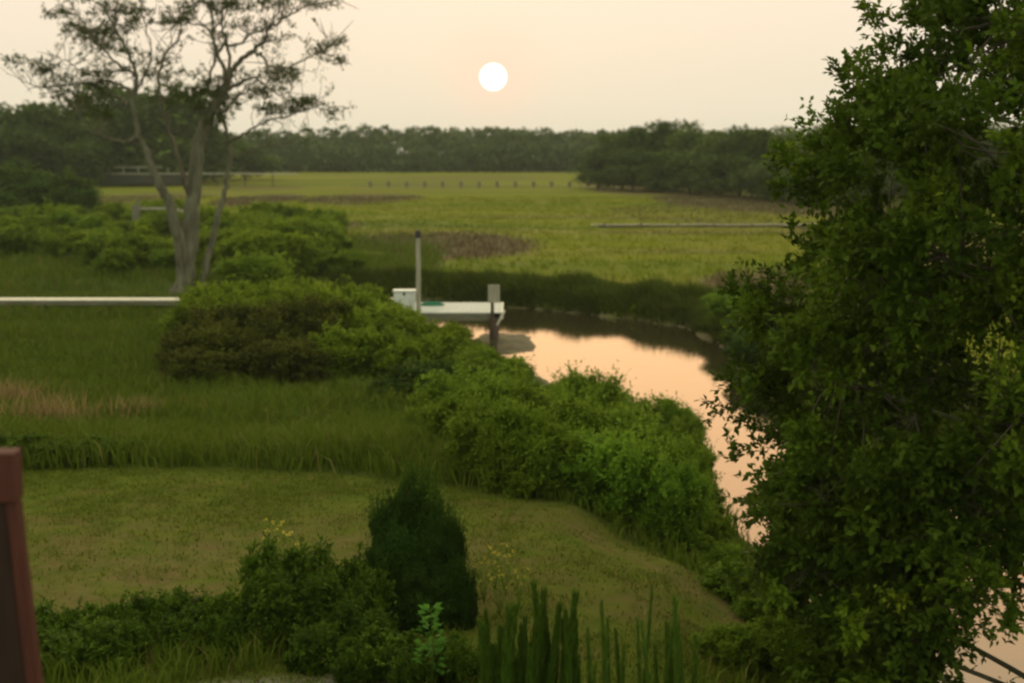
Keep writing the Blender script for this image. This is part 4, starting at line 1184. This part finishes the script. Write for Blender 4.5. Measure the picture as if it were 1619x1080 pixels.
# right boardwalk
Yb = 124.0; xa, xb = at_y(945, 350, Yb).x, at_y(1560, 350, Yb).x
rb = empty('boardwalk', ((xa + xb) / 2, Yb, 0)); tag(rb, 'thin pale boardwalk crossing the marsh towards the leafy tree at right', 'boardwalk')
boxes('deck', loc([(x, Yb + rr.uniform(-.05, .05), 1.17 + rr.uniform(-.05, .03), 1.16, .9, .05) for x in np.arange(xa, xb, 1.2)], rb), M['piling'], rb, 0)
boxes('side_beam', loc([((xa + xb) / 2, Yb - .42, 1.04, xb - xa, .06, .16)], rb), M['darkpiling'], rb)
for x in np.arange(xa + .5, xb, 3.0): boxes('leg', loc([(x, Yb - .4, .85, .14, .14, .9)], rb), M['darkpiling'], rb)
# long dark pier at the foot of the left wood
Yb = 248.0; xa, xb = at_y(128, 280, Yb).x, at_y(300, 280, Yb).x; xc = at_y(470, 280, Yb).x
pr_ = empty('pier', ((xa + xb) / 2, Yb, 0)); tag(pr_, 'long grey pier with a dark boarded underside below the left wood', 'pier')
boxes('deck', loc([((xa + xc) / 2, Yb, 3.05, xc - xa, 2.2, .16)], pr_), M['greywood'], pr_, 0)
boxes('skirt', loc([((xa + xb) / 2, Yb - .9, 2.1, xb - xa, .12, 1.5)], pr_), M['cap'], pr_, 0)
boxes('rail', loc([((xa + xb) / 2 - 2, Yb - .9, 4.1, (xb - xa) * .75, .12, .14)], pr_), M['greywood'], pr_, 0)
for x in np.arange(xa, xb - 2, 2.4): boxes('rail_post', loc([(x, Yb - .9, 3.6, .14, .14, 1.1)], pr_), M['greywood'], pr_, 0)
for x in np.arange(xb, xc, 4.5): boxes('leg', loc([(x, Yb, 1.9, .16, .16, 2.3)], pr_), M['darkpiling'], pr_, 0)
# footbridge by the scrub
Yb = 120.0; q = at_y(216, 345, Yb)
fbg = empty('footbridge', (q.x, Yb, 0)); tag(fbg, 'grey wooden landing with a hand rail behind the scrub left of the forked tree', 'landing')
boxes('end_post', loc([(q.x, Yb, 1.9, .62, .3, 2.0), (q.x + .12, Yb - .02, 3.0, .16, .16, 1.0)], fbg), M['beam'], fbg)
boxes('rail', loc([(q.x + 1.5, Yb, 2.62, 2.6, .12, .16), (q.x + 4.9, Yb - .3, 2.2, 4.6, .12, .16, 0, math.radians(11), 0)], fbg), M['greywood'], fbg)
for b_ in ((q.x + 2.7, Yb + .02, 1.8, .14, .14, 1.7), (q.x + 5.1, Yb - .28, 1.5, .14, .14, 1.3), (q.x + 7.0, Yb - .28, 1.4, .3, .2, 1.2)):
    boxes('rail_post', loc([b_], fbg), M['greywood'], fbg)

# ------------------------------------------------------------------ red stair post in the foreground
Yp = 6.5
tp = at_y(22, 716, Yp); lw = at_y(25, 795, Yp); bt = at_y(58, 1080, Yp)
gpost = float(height(np.array([-2.2]), np.array([Yp]))[0])
pst = empty('stair_post', (tp.x, Yp, gpost)); tag(pst, 'dark red stained wooden stair post at the lower left corner', 'post')
import bmesh
def slant(name, xr_top, xr_bot, w, zt, zb, yd, mat):
    bm = bmesh.new()
    vs = []
    for z, xr in ((zb, xr_bot), (zt, xr_top)):
        for dx, dy in ((-w, 0), (0, 0), (0, yd), (-w, yd)): vs.append(bm.verts.new((xr + dx - tp.x, dy, z - gpost)))
    for f in ((0, 1, 5, 4), (1, 2, 6, 5), (2, 3, 7, 6), (3, 0, 4, 7), (4, 5, 6, 7), (3, 2, 1, 0)): bm.faces.new([vs[i] for i in f])
    bmesh.ops.bevel(bm, geom=list(bm.edges), offset=.004, segments=2, affect='EDGES')
    me = bpy.data.meshes.new(name); bm.to_mesh(me); bm.free(); return link(name, me, mat, pst)
k_ = (bt.x - lw.x) / (bt.z - lw.z)
zb = gpost - .1; xb_ = lw.x + k_ * (zb - lw.z)
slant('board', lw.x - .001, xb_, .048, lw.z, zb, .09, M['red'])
slant('shade_board', lw.x - .050, xb_ - .050, .12, lw.z, zb, .09, M['redshade'])  # added near-black board standing for the post's shaded side
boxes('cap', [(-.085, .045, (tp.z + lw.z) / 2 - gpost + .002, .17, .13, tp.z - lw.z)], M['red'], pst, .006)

# ------------------------------------------------------------------ haze
m, nt, N, L, o = nodes_of('haze_air')
pv = N.new("ShaderNodeVolumePrincipled"); pv.inputs['Color'].default_value = (.74, .86, .84, 1); pv.inputs['Density'].default_value = .00019
pv.inputs['Anisotropy'].default_value = .2
L.new(pv.outputs[0], o.inputs['Volume'])
hz = boxes('haze', [(0, 430, 10, 2600, 960, 22.4)], m, None, 0)
tag(hz, kind='stuff')

# ------------------------------------------------------------------ labels: tell the members of each group apart by their place
ONES = ['', 'first', 'second', 'third', 'fourth', 'fifth', 'sixth', 'seventh', 'eighth', 'ninth', 'tenth', 'eleventh', 'twelfth', 'thirteenth', 'fourteenth', 'fifteenth', 'sixteenth', 'seventeenth', 'eighteenth', 'nineteenth', 'twentieth']
def ordinal(n):
    return ONES[n] if n <= 20 else ('twenty ' if n < 30 else 'thirty ') + (ONES[n % 10] or '')
SHORT = {
 'rounded trees of the wood on the left': 'dark broadleaf tree in the left wood',
 'trees of the wooded point on the right': 'dense dark tree on the wooded point',
 'green scrub bushes left of the forked tree': 'green scrub bush left of the forked tree',
 'green scrub bushes right of the forked tree': 'green scrub bush right of the forked tree',
 'dark bushes below the left wood': 'tall dark bush below the left wood',
 'olive bushes clumped on the meadow': 'dark olive bush in the meadow clump',
 'green bushes beside the dock': 'soft green bush left of the dock',
 'two dark low bushes below the dock': 'low dark bush below the dock',
 'feathery shrubs along the near creek bank': 'feathery shrub of the creek bank hedge',
 'bright shrubs at the lawn edge': 'bright green shrub at the lawn edge',
 'shrubs under the big leafy tree': 'green shrub under the big leafy tree',
 'leafy bushes at the foot of the leafy tree': 'leafy low bush below the big tree',
 'dark bushes on the far bank': 'dark bush on the far creek bank',
 'leafy plants along the far lawn edge': 'leafy low plant at the far lawn edge',
 'garden bushes left of the evergreen': 'dark garden bush left of the evergreen bush',
 'low bushes along the bottom left': 'low leafy bush along the bottom left',
 'low bushes below the evergreen': 'low leafy bush below the dark evergreen',
 'light bushes behind the olive clump': 'light green bush behind the olive clump',
 'dark spiky stems at the bottom edge': 'dark grassy spike at the bottom edge',
 'thin pale stems at the bottom edge': 'thin pale stem at the bottom edge',
 'dark evergreen bushes in one clump': 'dark evergreen bush of the clump on the lawn',
 'yellow weeds right of the evergreen': 'yellow flowered weed right of the evergreen',
 'yellow weeds left of the evergreen': 'yellow topped weed left of the evergreen',
}
groups = {}
for o in scene.objects:
    if o.parent is None and 'group' in o and o['group'] in SHORT: groups.setdefault(o['group'], []).append(o)
for g, os_ in groups.items():
    nrow = 1 if len(os_) <= 10 else 2 if len(os_) <= 22 else 3
    os_.sort(key=lambda o: -o.location.y)
    step = math.ceil(len(os_) / nrow)
    for ri in range(nrow):
        row = sorted(os_[ri * step:(ri + 1) * step], key=lambda o: o.location.x / (o.location.y + .1))
        rn = '' if nrow == 1 else (', back row', ', front row')[ri] if nrow == 2 else (', back row', ', middle row', ', front row')[ri]
        for n_, o in enumerate(row): o['label'] = f"{SHORT[g]}{rn}, {ordinal(n_ + 1)} from the left"
